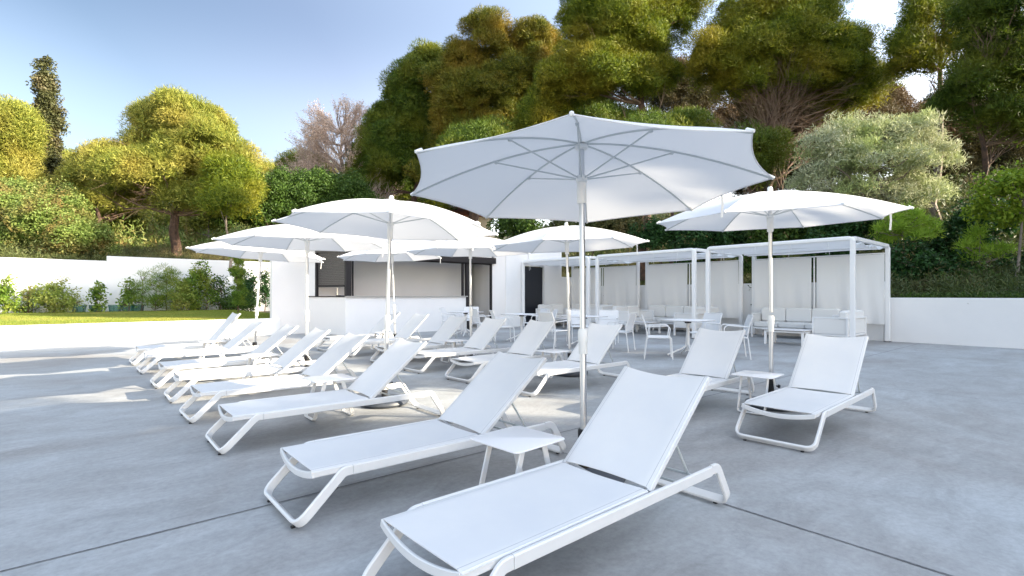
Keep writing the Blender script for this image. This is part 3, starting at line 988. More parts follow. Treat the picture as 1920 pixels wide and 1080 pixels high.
CH = [
 (1234, 10.15, -14, 'dining chair standing left of the nearest dining table, all four legs in view'),
 (1318, 11.25, 205, 'dining chair behind the nearest dining table, facing the camera'),
 (1376, 10.2, 165, 'dining chair right of the nearest table, its curved back above the lounger'),
 (1040, 12.0, 38, 'dining chair left of the second table with a sunlit back and pale legs'),
 (1138, 13.3, -110, 'dining chair behind the second table, just right of the near pole'),
 (1163, 11.6, 150, 'dining chair at the right of the second table, legs on the lit strip of floor'),
 (1085, 13.6, -80, 'dining chair tucked in beyond the second dining table'),
 (943, 13.4, 12, 'dining chair at the left side of the table by the black door'),
 (905, 15.0, 30, 'dining chair between the bar end and the table by the black door'),
 (1003, 15.1, 200, 'dining chair just in front of the black door, its arms dark against it'),
 (1022, 14.2, 185, 'dining chair right of the black door, below the cabana post'),
 (846, 16.2, -10, 'dining chair against the bar counter, left of the farthest table'),
 (882, 17.0, -90, 'dining chair behind the farthest table near the bar end post'),
]
CH = [(*cam2g((p - 960) / F * z, z), a - 41, lb) for p, z, a, lb in CH]
for i, (u, v, a, lb) in enumerate(CH):
    o = ch0 if i == 0 else copy_tree(ch0)
    o.location = (u, v, 0); o.rotation_euler = (0, 0, R(a))
    tag(o, lb, 'dining chair', 'white stackable armchairs round the dining tables')

# ------------------------------------------------------------------ cabanas
def make_cabana(W):
    """origin at the front right foot on the floor; extends +X 3.0 and +Y W"""
    root = empty('cabana')
    D, Ht, t = 3.0, 2.60, 0.10
    for x, y in ((0.05, 0.05), (0.05, W - 0.05), (D - .05, 0.05), (D - .05, W - 0.05)):
        p = MB().box((x, y, 1.26), (t, t, 2.50), 0.012).build('post', M_CAB, root)
        mb = MB(); mb.box((x, y, 0.006), (0.15, 0.15, 0.010), 0.002); mb.box((x, y, .016), (.03, .12, .01), .002)
        mb.build('foot_plate', M_BLACK, p, smooth=False)
    for x in (0.05, D - .05):
        mb = MB()
        mb.sweep(fillet([(x, 0.05, 2.35), (x, 0.05, Ht - .05), (x, W - .05, Ht - .05), (x, W - .05, 2.35)], .10, 6), [(1, 0, 0)] * 16, 0.052, 0.052)
        mb.build('top_rail', M_CAB, root)
    for y in (0.05, W - .05):
        MB().box((D / 2, y, Ht - .05), (D - .2, 0.09, 0.09), 0.01).build('side_rail', M_CAB, root)
    for x in (.85, 1.5, 2.15):
        MB().tube([(x, .1, 2.47), (x, W - .1, 2.47)], .018, 8).build('cross_bar', M_CAB, root)
    # folded fabric roof: billows hanging between the cross bars
    def roof(a, b):
        x = 0.12 + (D - .24) * a
        y = 0.11 + (W - .22) * b
        s = abs(math.sin(math.pi * a * 3))
        return (x, y, 2.54 - 0.10 * s - 0.01 * math.sin(b * 9 + a * 3))
    mb = MB(); mb.grid(roof, 48, 16)
    mb.build('canopy', M_CABF, root)
    # rear curtains, two panels tied at the top
    rnd = random.Random(int(W * 100))
    for i in range(2):
        y0 = 0.10 + i * (W / 2 - 0.03); y1 = y0 + W / 2 - 0.17
        ph = rnd.random() * 6
        def cur(a, b, y0=y0, y1=y1, ph=ph):
            y = y0 + (y1 - y0) * b
            z = 2.34 - 1.86 * a
            fold = 0.022 * math.sin(b * 13 + ph + a * 1.2) * (0.35 + a) + 0.012 * math.sin(b * 31 + a * 4 + ph) * a
            return (D - .12 + fold, y, z + .015 * math.sin(b * 5 + ph) * a)
        mb = MB(); mb.grid(cur, 14, 44)
        mb.build('curtain', M_CURT, root)
    MB().tube([(D - .12, .1, 2.36), (D - .12, W - .1, 2.36)], .016, 8).build('curtain_rail', M_CAB, root)
    MB().tube([(D - .11, W / 2, .05), (D - .11, W / 2, 2.36)], .022, 8).build('middle_pole', M_CAB, root)
    for y in (.55, W * .38, W * .62, W - .5):
        mb = MB()
        for dx in (-.02, .02):
            ln = .16 + .10 * rnd.random()
            mb.tube([(0.02, y, 2.50), (-.02, y + dx, 2.42), (0.0, y + 2 * dx, 2.42 - ln)], .004, 4)
        mb.build('tie', M_CABF, root)
    return root
cabs = [(13.58, 3.72, 3.62, 'nearest cabana at the right end, its open side by the low wall'),
        (13.58, 7.66, 3.66, 'middle cabana of the three along the wall'),
        (13.58, 11.62, 3.44, 'far left cabana beside the black door wall')]
for i, (u, v, W, lb) in enumerate(cabs):
    o = make_cabana(W)
    o.location = (u, v, 0)
    tag(o, lb, 'cabana', 'white cabanas along the rear wall')

# ------------------------------------------------------------------ outdoor sofas and coffee tables
def make_sofa(n, arm=0.06):
    """n seats along +Y, faces -X, origin at the middle of the back"""
    root = empty('outdoor_sofa')
    W = n * 0.74
    D = 0.78
    mb = MB()
    t = .045
    for y in (-W / 2 + t / 2, W / 2 - t / 2):
        mb.box((-t / 2, y, .35), (t, t, .70), .004); mb.box((-D + t / 2, y, .34), (t, t, .68), .004)
        mb.box((-D / 2, y, .69), (D - .01, t - .004, .035), .004); mb.box((-D / 2, y, .27), (D - 2 * t, t - .006, .045), .003)
    mb.box((-t / 2, 0, .69), (t - .006, W - .1, .04), .003)
    mb.box((-t / 2 - .002, 0, .27), (t - .008, W - .1, .045), .003)
    mb.box((-D + t / 2, 0, .27), (t - .006, W - .1, .045), .003)
    mb.build('frame', M_CAB, root, smooth=False)
    MB().box((-D / 2, 0, .285), (D - .1, W - .1, .015)).build('seat_base', M_CAB, root, smooth=False)
    MB().box((-.030, 0, .48), (.012, W - .1, .36), .002).build('back_panel', M_CUSH, root, smooth=False)
    for y in (-W / 2 + t / 2, W / 2 - t / 2):
        MB().box((-D / 2, y, .48), (D - .1, .012, .36), .002).build('side_panel', M_CUSH, root, smooth=False)
    for k in range(n):
        y = -W / 2 + .05 + (W - .1) / n * (k + .5)
        MB().box((-D / 2 - .02, y, .375), (D - .08, (W - .1) / n - .015, .16), .035).build('seat_cushion', M_CUSH, root)
        MB().box((-.12, y, .66), (.16, (W - .1) / n - .015, .42), .04).build('back_cushion', M_CUSH, root)
    return root
def sofa(n, u, v, rz, lb):
    o = make_sofa(n); o.location = (u, v, 0); o.rotation_euler = (0, 0, R(rz))
    tag(o, lb, 'outdoor sofa', 'white cushioned sofas inside the cabanas')
sofa(3, 16.35, 5.85, 0, 'three seat sofa against the rear curtains of the nearest cabana')
sofa(2, 14.75, 3.98, -90, 'two seat sofa with its back panel towards the camera in the nearest cabana')
sofa(3, 16.35, 9.9, 0, 'three seat sofa along the rear curtains of the middle cabana')
sofa(2, 14.95, 7.95, -90, 'two seat sofa at the right side of the middle cabana, back to the camera')
sofa(2, 14.9, 11.15, 90, 'two seat sofa at the left side of the middle cabana')
sofa(3, 16.35, 13.7, 0, 'three seat sofa along the rear curtains of the far left cabana')
sofa(1, 15.1, 11.95, -90, 'single seat at the right side of the far left cabana')
sofa(2, 14.9, 14.85, 90, 'two seat sofa at the left side of the far left cabana')
def make_coffee():
    root = empty('coffee_table')
    mb = MB()
    for x in (-.29, .29):
        for y in (-.44, .44):
            mb.box((x, y, .17), (.05, .05, .34), .004)
    mb.box((0, -.44, .33), (.53, .046, .04), .003); mb.box((0, .44, .33), (.53, .046, .04), .003)
    mb.box((-.29, 0, .33), (.046, .83, .04), .003); mb.box((.29, 0, .33), (.046, .83, .04), .003)
    mb.build('frame', M_CAB, root, smooth=False)
    MB().box((0, 0, .371), (.68, .98, .012), .002).build('table_top', M_TABLE, root, smooth=False)
    MB().box((0, 0, .359), (.672, .972, .010), 0).build('top_edge', M_EDGE, root, smooth=False)
    return root
c0 = make_coffee()
for i, (u, v, lb) in enumerate([(13.85, 5.25, 'low coffee table at the front of the nearest cabana'),
                                (14.2, 9.85, 'low coffee table in the middle cabana, behind the dining chair'),
                                (14.2, 13.2, 'low coffee table in the far left cabana')]):
    o = c0 if i == 0 else copy_tree(c0)
    o.location = (u, v, 0)
    tag(o, lb, 'coffee table', 'low coffee tables in the cabanas')

# ------------------------------------------------------------------ foliage
def unit(a): return a / np.maximum(np.linalg.norm(a, axis=1, keepdims=True), 1e-6)
def puff_leaves(rg, cen, rad, n, L, w, up=0.5, shell=0.45, flat=1.0, droop=0.0):
    """n narrow triangular sprays in each puff"""
    K = len(cen)
    N = K * n
    c = np.repeat(cen, n, 0); r = np.repeat(rad, n)[:, None]
    d = unit(rg.normal(size=(N, 3)))
    d[:, 2] = np.where(d[:, 2] < -.35, -d[:, 2], d[:, 2])
    rr = rg.random((N, 1)) ** shell
    p = c + d * rr * r * np.array([1, 1, flat])
    nrm = unit(d + np.array([0, 0, .25]) + rg.normal(size=(N, 3)) * .55)
    t = unit(unit(np.cross(nrm, rg.normal(size=(N, 3)))) + d * (.75 if L > w * 12 else .45) + np.array([0, 0, up * .5]))
    s = unit(np.cross(t, nrm))
    ll = L * (.6 + .8 * rg.random((N, 1))); ww = w * (.6 + .8 * rg.random((N, 1)))
    V = np.stack([p - s * ww, p + s * ww, p + t * ll + np.array([0, 0, -droop])], 1).reshape(-1, 3)
    return V
def broad_leaves(rg, cen, rad, n, L, shell=0.4, flat=1.0):
    K = len(cen); N = K * n
    c = np.repeat(cen, n, 0); r = np.repeat(rad, n)[:, None]
    d = unit(rg.normal(size=(N, 3)))
    rr = rg.random((N, 1)) ** shell
    p = c + d * rr * r * np.array([1, 1, flat])
    nrm = unit(d * .5 + np.array([0, 0, .5]) + rg.normal(size=(N, 3)) * .7)
    t = unit(np.cross(nrm, rg.normal(size=(N, 3)))); s = np.cross(nrm, t)
    ll = L * (.6 + .8 * rg.random((N, 1)))
    V = np.stack([p, p + t * ll * .5 + s * ll * .27, p + t * ll, p + t * ll * .5 - s * ll * .27], 1).reshape(-1, 3)
    return V
def lobe_puffs(rg, lobes, dens, pr, inner=0.25, low=-0.35):
    """lobes: (x,y,z,rx,ry,rz) -> puff centres over their upper shells"""
    cs, rs = [], []
    for (x, y, z, a, b, c) in lobes:
        area = 4 * math.pi * ((a * b) ** 1.6 + (a * c) ** 1.6 + (b * c) ** 1.6) ** (1 / 1.6) / 3 ** (1 / 1.6)
        n = max(4, int(area * dens))
        d = unit(rg.normal(size=(n, 3)))
        d[:, 2] = np.where(d[:, 2] < low, -d[:, 2], d[:, 2])
        k = np.where(rg.random(n) < inner, .3 + .5 * rg.random(n), .86 + .2 * rg.random(n))[:, None]
        p = np.array([x, y, z]) + d * k * np.array([a, b, c])
        cs.append(p); rs.append(pr * (.65 + .7 * rg.random(n)))
    return np.concatenate(cs), np.concatenate(rs)
def trunk_mb(mb, base, top, r0, r1, rnd, wob=.25, n=8, sides=8):
    pts = []; rs = []
    for i in range(n + 1):
        t = i / n
        p = Vector(base).lerp(Vector(top), t)
        if 0 < i < n: p += Vector((rnd.uniform(-wob, wob), rnd.uniform(-wob, wob), 0))
        pts.append(p); rs.append(r0 + (r1 - r0) * t)
    mb.tube(pts, rs, sides)
    return pts
def limb(mb, a, b, r0, r1, rnd, sag=.1, sides=5, n=4):
    a, b = Vector(a), Vector(b)
    L_ = (b - a).length
    pts = []
    for i in range(n + 1):
        t = i / n
        p = a.lerp(b, t)
        if 0 < i < n: p += Vector((rnd.uniform(-1, 1), rnd.uniform(-1, 1), rnd.uniform(-1, 1))) * L_ * .06
        p.z += -sag * L_ * math.sin(math.pi * t)
        pts.append(p)
    mb.tube(pts, [r0 + (r1 - r0) * i / n for i in range(n + 1)], sides, caps=False)
def twigs(mb, a, d, L_, r, rnd, depth, k=3, spread=.7, up=.15):
    """recursive branching"""
    d = d.normalized()
    b = a + d * L_
    m = a.lerp(b, .5) + Vector((rnd.uniform(-1, 1), rnd.uniform(-1, 1), rnd.uniform(-1, 1))) * L_ * .08
    mb.tube([a, m, b], [r, r * .8, r * .55], 4 if r < .03 else 6, caps=False)
    if depth == 0: return
    for i in range(k):
        s = m.lerp(b, rnd.random()) if i else b
        nd = d + Vector((rnd.uniform(-1, 1), rnd.uniform(-1, 1), rnd.uniform(-.7, 1) + up)) * spread
        twigs(mb, s, nd, L_ * rnd.uniform(.55, .8), r * .5, rnd, depth - 1, k, spread, up)

def tree(name, seed, px, z, base_h, lobes_px, kind, label, cat='tree', dens=1.1, pr=.75, n=190, L=.26, w=.035,
         trunk_px=None, trunk_r=.22, bark=None, limbs=26, group=None, dy=1.0, inner=.25, style='pine', low=-.35, trunk_top=None, twig=0, up=.5, depth_f=.9):
    """lobes_px: (px, py, rx, ry[, dz]) picture measures at the tree's own depth, turned into metres"""
    rg = np.random.default_rng(seed); rnd = random.Random(seed)
    full = style == 'pine' and name == 'pine_tree'
    if full:
        dens *= .82; low = min(low, -.5); pr *= 1.12; inner = .15
        m_ = z / 30.0
        n = int(n * 3.3); L = .21 * m_ ** .6; w = .017 * m_ ** .6
    k = z / F
    tpx = trunk_px if trunk_px is not None else px
    root_p = at(tpx, z, h=base_h)
    root = empty(name, root_p)
    root.rotation_euler = (0, 0, -GA)      # local x = picture right, local y = depth
    lobes = []
    for lb in lobes_px:
        x, y, rx, ry = lb[:4]; dz = lb[4] if len(lb) > 4 else rnd.uniform(-.5, .5) * rx * k * .8
        if full: ry *= 1.25; rx *= 1.06
        lobes.append(((x - tpx) * k, dz, 1.25 + (553 - y) * k - base_h, rx * k, rx * k * depth_f, ry * k))
    if full:      # break each mass into ragged lesser masses
        lob2 = []
        for x, y, z_, a, b, c in lobes:
            lob2.append((x, y, z_, a * .84, b * .84, c * .80))
            for q in range(4):
                an = rnd.uniform(0, 6.283); el = rnd.uniform(-.35, 1.1); f = rnd.uniform(.30, .48)
                lob2.append((x + a * .80 * math.cos(an) * math.cos(el), y + b * .80 * math.sin(an) * math.cos(el), z_ + c * .85 * math.sin(el), a * f, b * f, c * f * 1.1))
        lobes_l, lobes = lobes, lob2
    cs, rs = lobe_puffs(rg, lobes, dens, pr, inner, low)
    if full:       # smaller tufts standing out of the crown
        cs2, rs2 = lobe_puffs(rg, [(x, y, z_, a * 1.09, b * 1.09, c * 1.12) for x, y, z_, a, b, c in lobes], dens * 1.3, pr * .42, 0, low)
        V2 = puff_leaves(rg, cs2, rs2, max(40, n // 5), L, w, up=up + .5, shell=.4)
    if style == 'pine':
        V = puff_leaves(rg, cs, rs, n, L, w, up=up, shell=.22 if full else .45, flat=.92 if full else 1.0)
        if full: V = np.concatenate([V, V2])
        Fc = np.arange(len(V)).reshape(-1, 3)
    else:
        V = broad_leaves(rg, cs, rs, n, L); Fc = np.arange(len(V)).reshape(-1, 4)
    np_mesh('crown', V, Fc, LEAF[kind], root)
    mb = MB()
    top = max(lobes, key=lambda q: q[2])
    tt = Vector(trunk_top) if trunk_top else Vector((top[0] * .6, top[1] * .5, top[2]))
    pts = trunk_mb(mb, (0, 0, -.6), tt, trunk_r, trunk_r * .25, rnd, wob=trunk_r * .9, n=10)
    pts = trunk_pts = pts
    mb.build('trunk', bark or M_BARK, root)
    if limbs:
        mb = MB()
        idx = rg.choice(len(cs), min(limbs, len(cs)), replace=False)
        for i in idx:
            c = Vector(cs[i])
            j = min(range(3, len(pts)), key=lambda q: abs(pts[q].z - (c.z - .35 * (Vector((c.x, c.y, 0)) - Vector((pts[q].x, pts[q].y, 0))).length)))
            limb(mb, pts[j], c, trunk_r * .26, .018, rnd, sag=.05)
        for q in range(twig):
            i = int(rg.integers(len(cs))); c = Vector(cs[i])
            j = rnd.randrange(4, len(pts) - 1)
            d = (c - pts[j]); d.z -= d.length * .35
            twigs(mb, pts[j], d, d.length * .45, .04, rnd, 3, 3, .55, .05)
        mb.build('branches', M_TWIG if twig else (bark or M_BARK), root)
    tag(root, label, cat, group)
    return root

# --- trees beyond the lawn wall, left
tree('pine_tree', 11, 10, 27, 3.0, [(-2, 300, 42, 56), (-12, 258, 34, 40), (22, 248, 22, 26), (-5, 350, 50, 40), (36, 290, 14, 34)], 'pineg',
     'golden green pine at the left edge of the picture beside the tall cypress', dens=1.5, n=230, L=.20, w=.03, trunk_r=.2)
tree('cypress_tree', 12, 86, 30, 3.2, [(84, 330, 24, 40), (86, 280, 22, 45), (88, 230, 20, 45), (90, 185, 17, 42), (90, 145, 12, 30)], 'cypress',
     'very tall narrow ivy covered cypress standing against the sky', style='broad', dens=6.5, pr=.36, n=120, L=.14, inner=.5, limbs=0, trunk_r=.16, low=-1)
tree('pine_tree', 13, 330, 28, 3.6,
     [(335, 240, 60, 26), (285, 232, 26, 18), (385, 248, 42, 26), (295, 280, 64, 32), (385, 300, 66, 38), (235, 322, 48, 30), (315, 345, 78, 36), (432, 322, 30, 30), (432, 375, 36, 24), (250, 372, 50, 22), (370, 385, 60, 24), (190, 305, 22, 16), (170, 345, 30, 20)],
     'pineg', 'broad rounded golden green pine in the middle of the left side', dens=1.2, n=200, L=.20, w=.03, trunk_px=331, trunk_r=.27, limbs=60, twig=10, trunk_top=(.1, 0, 8.0))
tree('pine_tree', 14, 180, 36, 3.6, [(160, 345, 42, 34), (215, 330, 38, 30), (130, 335, 22, 22), (195, 375, 60, 30), (140, 380, 40, 25)], 'pineg',
     'paler pine behind and left of the broad rounded pine', dens=1.0, n=150, L=.24, trunk_r=.2, trunk_px=178)
tree('pine_tree', 15, 436, 26, 3.2, [(430, 360, 30, 26), (445, 395, 36, 22), (415, 330, 20, 20)], 'pine',
     'slender young pine with a thin bare trunk before the green thicket', dens=1.1, n=110, L=.2, trunk_r=.07, bark=M_BARKG, limbs=12, trunk_px=432)
tree('broadleaf_tree', 16, 500, 31, 3.6, [(480, 385, 55, 42), (530, 370, 48, 40), (455, 410, 50, 30), (520, 410, 60, 30)], 'green',
     'dense dark green leafy tree left of the dead tree, above the left parasols', style='broad', dens=2.2, pr=.5, n=230, L=.13, trunk_r=.15)
tree('broadleaf_tree', 17, 620, 33, 3.8, [(590, 370, 55, 42), (640, 365, 45, 38), (670, 395, 50, 30), (600, 405, 60, 28)], 'green',
     'dense dark green leafy tree just below the dead tree', style='broad', dens=2.2, pr=.5, n=230, L=.13, trunk_r=.15)
tree('pine_tree', 18, 500, 62, 6.0, [(500, 335, 22, 20), (530, 350, 30, 18), (470, 345, 24, 16)], 'pineg',
     'small distant sunlit pine in the gap left of the dead tree', dens=.6, pr=.9, n=110, L=.4, w=.06, trunk_r=.2)
tree('pine_tree', 19, 565, 46, 4.5, [(560, 320, 25, 24), (548, 335, 20, 18), (590, 330, 30, 20)], 'pine',
     'small dark pine just left of the dead tree trunk', dens=1.0, n=120, L=.28, trunk_r=.15)
for i, (px, z, bh, lo, kd, lb) in enumerate([
    (60, 23.5, 2.6, [(20, 415, 55, 50), (80, 425, 50, 45), (130, 440, 40, 34), (40, 450, 60, 30)], 'bush', 'large pale green bush rising over the far left of the lawn wall'),
    (165, 24.5, 2.6, [(160, 440, 35, 32), (190, 455, 24, 22), (120, 400, 35, 28)], 'bush', 'smaller bush with reddish tips above the step in the lawn wall'),
    (5, 25.5, 2.6, [(-20, 370, 50, 34), (60, 375, 48, 26), (110, 370, 30, 20)], 'bush', 'pale bush between the cypress foot and the left edge')]):
    tree('bush', 30 + i, px, z, bh, lo, kd, lb, 'bush', style='broad', dens=3.4, pr=.42, n=260, L=.11, trunk_r=.08, limbs=10, inner=.35, low=-.9)

for i, (px, z, lo, lb) in enumerate([
    (205, 40, [(200, 400, 45, 26), (240, 415, 40, 20), (170, 425, 40, 20)], 'pale sunlit tree seen under the left side of the broad pine'),
    (290, 44, [(280, 415, 40, 24), (320, 425, 40, 20)], 'pale sunlit tree directly behind the trunk of the broad pine'),
    (385, 42, [(380, 420, 34, 26), (410, 400, 34, 26)], 'sunlit tree seen right of the broad pine trunk')]):
    tree('small_tree', 50 + i, px, z, 3.8, lo, 'pineg', lb, style='broad', dens=1.6, pr=.6, n=110, L=.22, trunk_r=.13, bark=M_BARKG, limbs=10)
# dead tree
def dead_tree():
    z = 42; k = z / F
    root = empty('dead_tree', at(652, z, h=4.2)); root.rotation_euler = (0, 0, -GA)
    rnd = random.Random(5)
    mb = MB()
    pts = trunk_mb(mb, (0, 0, -.5), (-.6, 0, 11.2), .30, .06, rnd, .15, 12)
    mb.build('trunk', M_DEAD, root)
    mb = MB()
    ends = []
    for i in range(105):
        j = rnd.randrange(4, 12)
        an = rnd.uniform(0, 6.283)
        d = Vector((math.cos(an), math.sin(an), rnd.uniform(.1, .95)))
        L_ = 1.9 * (1 - (j - 4) / 11) + .7
        twigs(mb, pts[j], d, L_, .06, rnd, 3, 3, .5, .25)
    a = pts[4]; b = Vector((2.4, .5, 8.4))
    limb(mb, a, b, .12, .05, rnd, sag=.05)
    for i in range(12):
        p = a.lerp(b, .5 + .5 * rnd.random())
        twigs(mb, p, Vector((rnd.uniform(-.5, .6), rnd.uniform(-.5, .5), rnd.uniform(.5, 1))), 1.1, .035, rnd, 3, 3, .5, .25)
    o = mb.build('branches', M_DEAD, root, smooth=False)
    rg = np.random.default_rng(9)
    co = np.array([tuple(v) for v in mb.v])
    co = co[co[:, 2] > 4.0]
    c = co[rg.integers(0, len(co), 60000)] + rg.normal(size=(60000, 3)) * .07
    V = broad_leaves(rg, c, np.full(len(c), .06), 1, .085)
    np_mesh('withered_leaves', V, np.arange(len(V)).reshape(-1, 4), LEAF['dead'], root)
    tag(root, 'bare pinkish grey dead tree standing alone against the sky left of the pines', 'dead tree')
    for i, (px, py, rx, ry, lb) in enumerate([(668, 318, 38, 30, 'tangled grey dead bush below the dead tree at its right'), (590, 292, 42, 26, 'tangled dry grey brown bush left of the dead tree trunk')]):
        z2 = 38
        r2 = empty('dead_bush', at(px, z2, h=5.5)); r2.rotation_euler = (0, 0, -GA)
        mb = MB(); rnd = random.Random(70 + i)
        for q in range(46):
            an = rnd.uniform(0, 6.283)
            p0 = Vector((rnd.uniform(-1, 1) * .5, rnd.uniform(-1, 1) * .5, -.3))
            d = Vector((math.cos(an) * .8, math.sin(an) * .8, rnd.uniform(.5, 1.6)))
            tl = (1.25 + (553 - py) * z2 / F - 5.5)
            twigs(mb, p0, d, tl * .42, .04, rnd, 3, 3, .6, .0)
        mb.build('branches', M_DEAD, r2, smooth=False)
        tag(r2, lb, 'bush')
dead_tree()

# --- forest on the right
tree('pine_tree', 41, 760, 40, 5.5, [(770, 215, 48, 42), (800, 160, 45, 38), (730, 270, 50, 42), (700, 320, 45, 40), (760, 310, 55, 50), (800, 260, 50, 50), (690, 355, 40, 25), (840, 140, 35, 28)], 'pined',
     'dark green pine at the left end of the tall pine wood', dens=1.15, n=200, L=.30, w=.042, trunk_r=.28)
tree('pine_tree', 42, 880, 37, 5.5, [(880, 135, 44, 40), (915, 95, 42, 32), (860, 195, 48, 45), (920, 190, 55, 50), (870, 270, 55, 50), (930, 270, 50, 50), (850, 330, 55, 40), (920, 335, 50, 40)], 'pineb',
     'bronze green pine with a sunlit top, second from the left of the wood', dens=1.15, n=210, L=.28, w=.04, trunk_r=.28, trunk_px=886)
tree('pine_tree', 43, 1000, 38, 5.5, [(990, 105, 40, 36), (1020, 95, 25, 25), (980, 165, 50, 42), (1010, 240, 55, 50), (1000, 310, 60, 45)], 'pineb',
     'pine with a rounded golden crest left of the tallest pine', dens=1.15, n=200, L=.28, w=.04, trunk_r=.26)
tree('pine_tree', 44, 1160, 31, 4.5, [(1140, 30, 60, 50), (1100, 80, 48, 45), (1200, 10, 60, 45), (1180, 90, 60, 48), (1240, 60, 50, 50), (1270, 10, 45, 45), (1090, 160, 60, 45), (1160, 170, 60, 40), (1050, 190, 45, 36), (1215, 150, 45, 38), (1020, 230, 40, 30), (1130, -40, 60, 45), (1230, -50, 60, 45)], 'pine',
     'tallest bright green pine behind the large near parasol, its top out of the picture', dens=1.25, n=230, L=.25, w=.036, trunk_r=.36, trunk_px=1205, twig=8, limbs=40, trunk_top=(0, 0, 14))
tree('pine_tree', 45, 1440, 30, 4.2, [(1430, 45, 60, 34), (1380, 85, 55, 36), (1490, 75, 60, 38), (1440, 110, 75, 40), (1340, 140, 50, 40), (1545, 130, 60, 38), (1600, 160, 40, 34), (1500, 165, 60, 26), (1390, 165, 50, 24), (1590, 200, 40, 22)], 'pine',
     'wide crowned pine in the middle of the right side above the silver olive tree', dens=1.15, n=200, L=.24, w=.034, trunk_r=.24, trunk_px=1432, twig=60, limbs=80, bark=M_BARK, low=-.1, trunk_top=(.5, 0, 10))
tree('pine_tree', 46, 1455, 31.5, 4.4, [(1470, 120, 60, 40), (1560, 180, 50, 30), (1400, 150, 50, 30)], 'pine',
     'second reddish trunked pine growing close behind the wide crowned pine', dens=.7, n=130, L=.24, trunk_r=.18, trunk_px=1458, twig=34, limbs=30, trunk_top=(.8, 0, 9))
tree('pine_tree', 47, 1760, 27, 3.8, [(1742, 50, 32, 34), (1708, 105, 24, 20), (1790, 20, 45, 40), (1712, 135, 30, 16), (1830, 60, 50, 36), (1760, 110, 40, 22), (1760, -30, 60, 40)], 'pine',
     'tall pine at the right with a curved pale grey trunk and open crown', dens=.62, n=150, L=.22, w=.03, trunk_r=.22, trunk_px=1752, bark=M_BARKG, twig=16, limbs=30, trunk_top=(.6, 0, 13.5))
tree('pine_tree', 48, 1850, 23, 3.0, [(1860, 60, 60, 48), (1920, 20, 60, 50), (1890, 130, 65, 45), (1940, 190, 60, 60), (1840, 190, 50, 34), (1900, 250, 60, 32), (1960, 100, 60, 60)], 'pined',
     'dark spreading pine at the right edge of the picture', dens=1.3, n=200, L=.19, w=.028, trunk_r=.19, trunk_px=1826, twig=10, limbs=40, trunk_top=(.8, 0, 8.5))
# background wood closing the gaps
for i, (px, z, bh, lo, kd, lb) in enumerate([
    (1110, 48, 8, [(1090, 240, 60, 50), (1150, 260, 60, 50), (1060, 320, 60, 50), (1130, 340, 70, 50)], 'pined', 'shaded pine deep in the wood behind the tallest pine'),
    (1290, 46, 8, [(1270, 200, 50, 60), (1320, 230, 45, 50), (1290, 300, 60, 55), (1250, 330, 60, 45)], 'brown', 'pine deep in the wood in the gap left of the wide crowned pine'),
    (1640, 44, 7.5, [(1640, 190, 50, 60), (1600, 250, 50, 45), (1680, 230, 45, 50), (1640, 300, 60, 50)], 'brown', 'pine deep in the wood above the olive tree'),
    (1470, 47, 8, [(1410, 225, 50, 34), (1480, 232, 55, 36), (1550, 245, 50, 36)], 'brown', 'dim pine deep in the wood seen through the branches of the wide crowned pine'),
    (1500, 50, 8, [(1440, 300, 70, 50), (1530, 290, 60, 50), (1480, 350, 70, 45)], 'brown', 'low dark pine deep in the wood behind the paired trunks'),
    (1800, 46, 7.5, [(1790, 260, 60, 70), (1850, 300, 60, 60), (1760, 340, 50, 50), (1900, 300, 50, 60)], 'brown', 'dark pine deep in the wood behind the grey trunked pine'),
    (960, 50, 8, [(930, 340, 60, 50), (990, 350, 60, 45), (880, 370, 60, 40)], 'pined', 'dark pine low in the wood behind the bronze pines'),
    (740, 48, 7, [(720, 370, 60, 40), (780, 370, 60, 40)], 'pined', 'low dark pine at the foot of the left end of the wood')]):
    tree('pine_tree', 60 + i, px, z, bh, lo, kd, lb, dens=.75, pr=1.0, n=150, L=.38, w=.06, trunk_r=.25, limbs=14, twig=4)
# olive
tree('olive_tree', 81, 1640, 20.5, 1.6, [(1590, 260, 40, 34), (1540, 290, 40, 34), (1640, 275, 50, 40), (1700, 265, 45, 38), (1745, 310, 48, 42), (1580, 320, 55, 45), (1660, 330, 70, 50), (1530, 350, 36, 34), (1610, 375, 60, 30), (1720, 370, 55, 30)], 'olive',
     'rounded silvery olive tree behind the nearest cabana', style='pine', dens=3.2, pr=.42, n=130, L=.17, w=.017, trunk_r=.16, trunk_px=1700, bark=M_BARKG, limbs=30, up=.9)
# bare standing trunks
for i, (px, z, bh, y1, r_, lb) in enumerate([(1204, 24, 2.6, 300, .26, 'thick dark pine trunk rising behind the near parasol rim'),
                                           (890, 30, 3.5, 300, .17, 'dark pine trunk seen between the near parasol and the second parasol'),
                                           (1258, 27, 3.0, 280, .12, 'thin dark trunk left of the rightmost parasol'),
                                           (1398, 26, 2.6, 320, .13, 'thin trunk behind the rightmost parasol top')]):
    tree('pine_tree', 90 + i, px, z, bh, [(px, y1, 60, 34), (px + 20, y1 - 20, 40, 26)], 'pined', lb, dens=.9, n=150, L=.22, trunk_r=r_, limbs=18, twig=6, trunk_top=(.2, 0, (553 - y1) * z / F + 1.25 - bh))
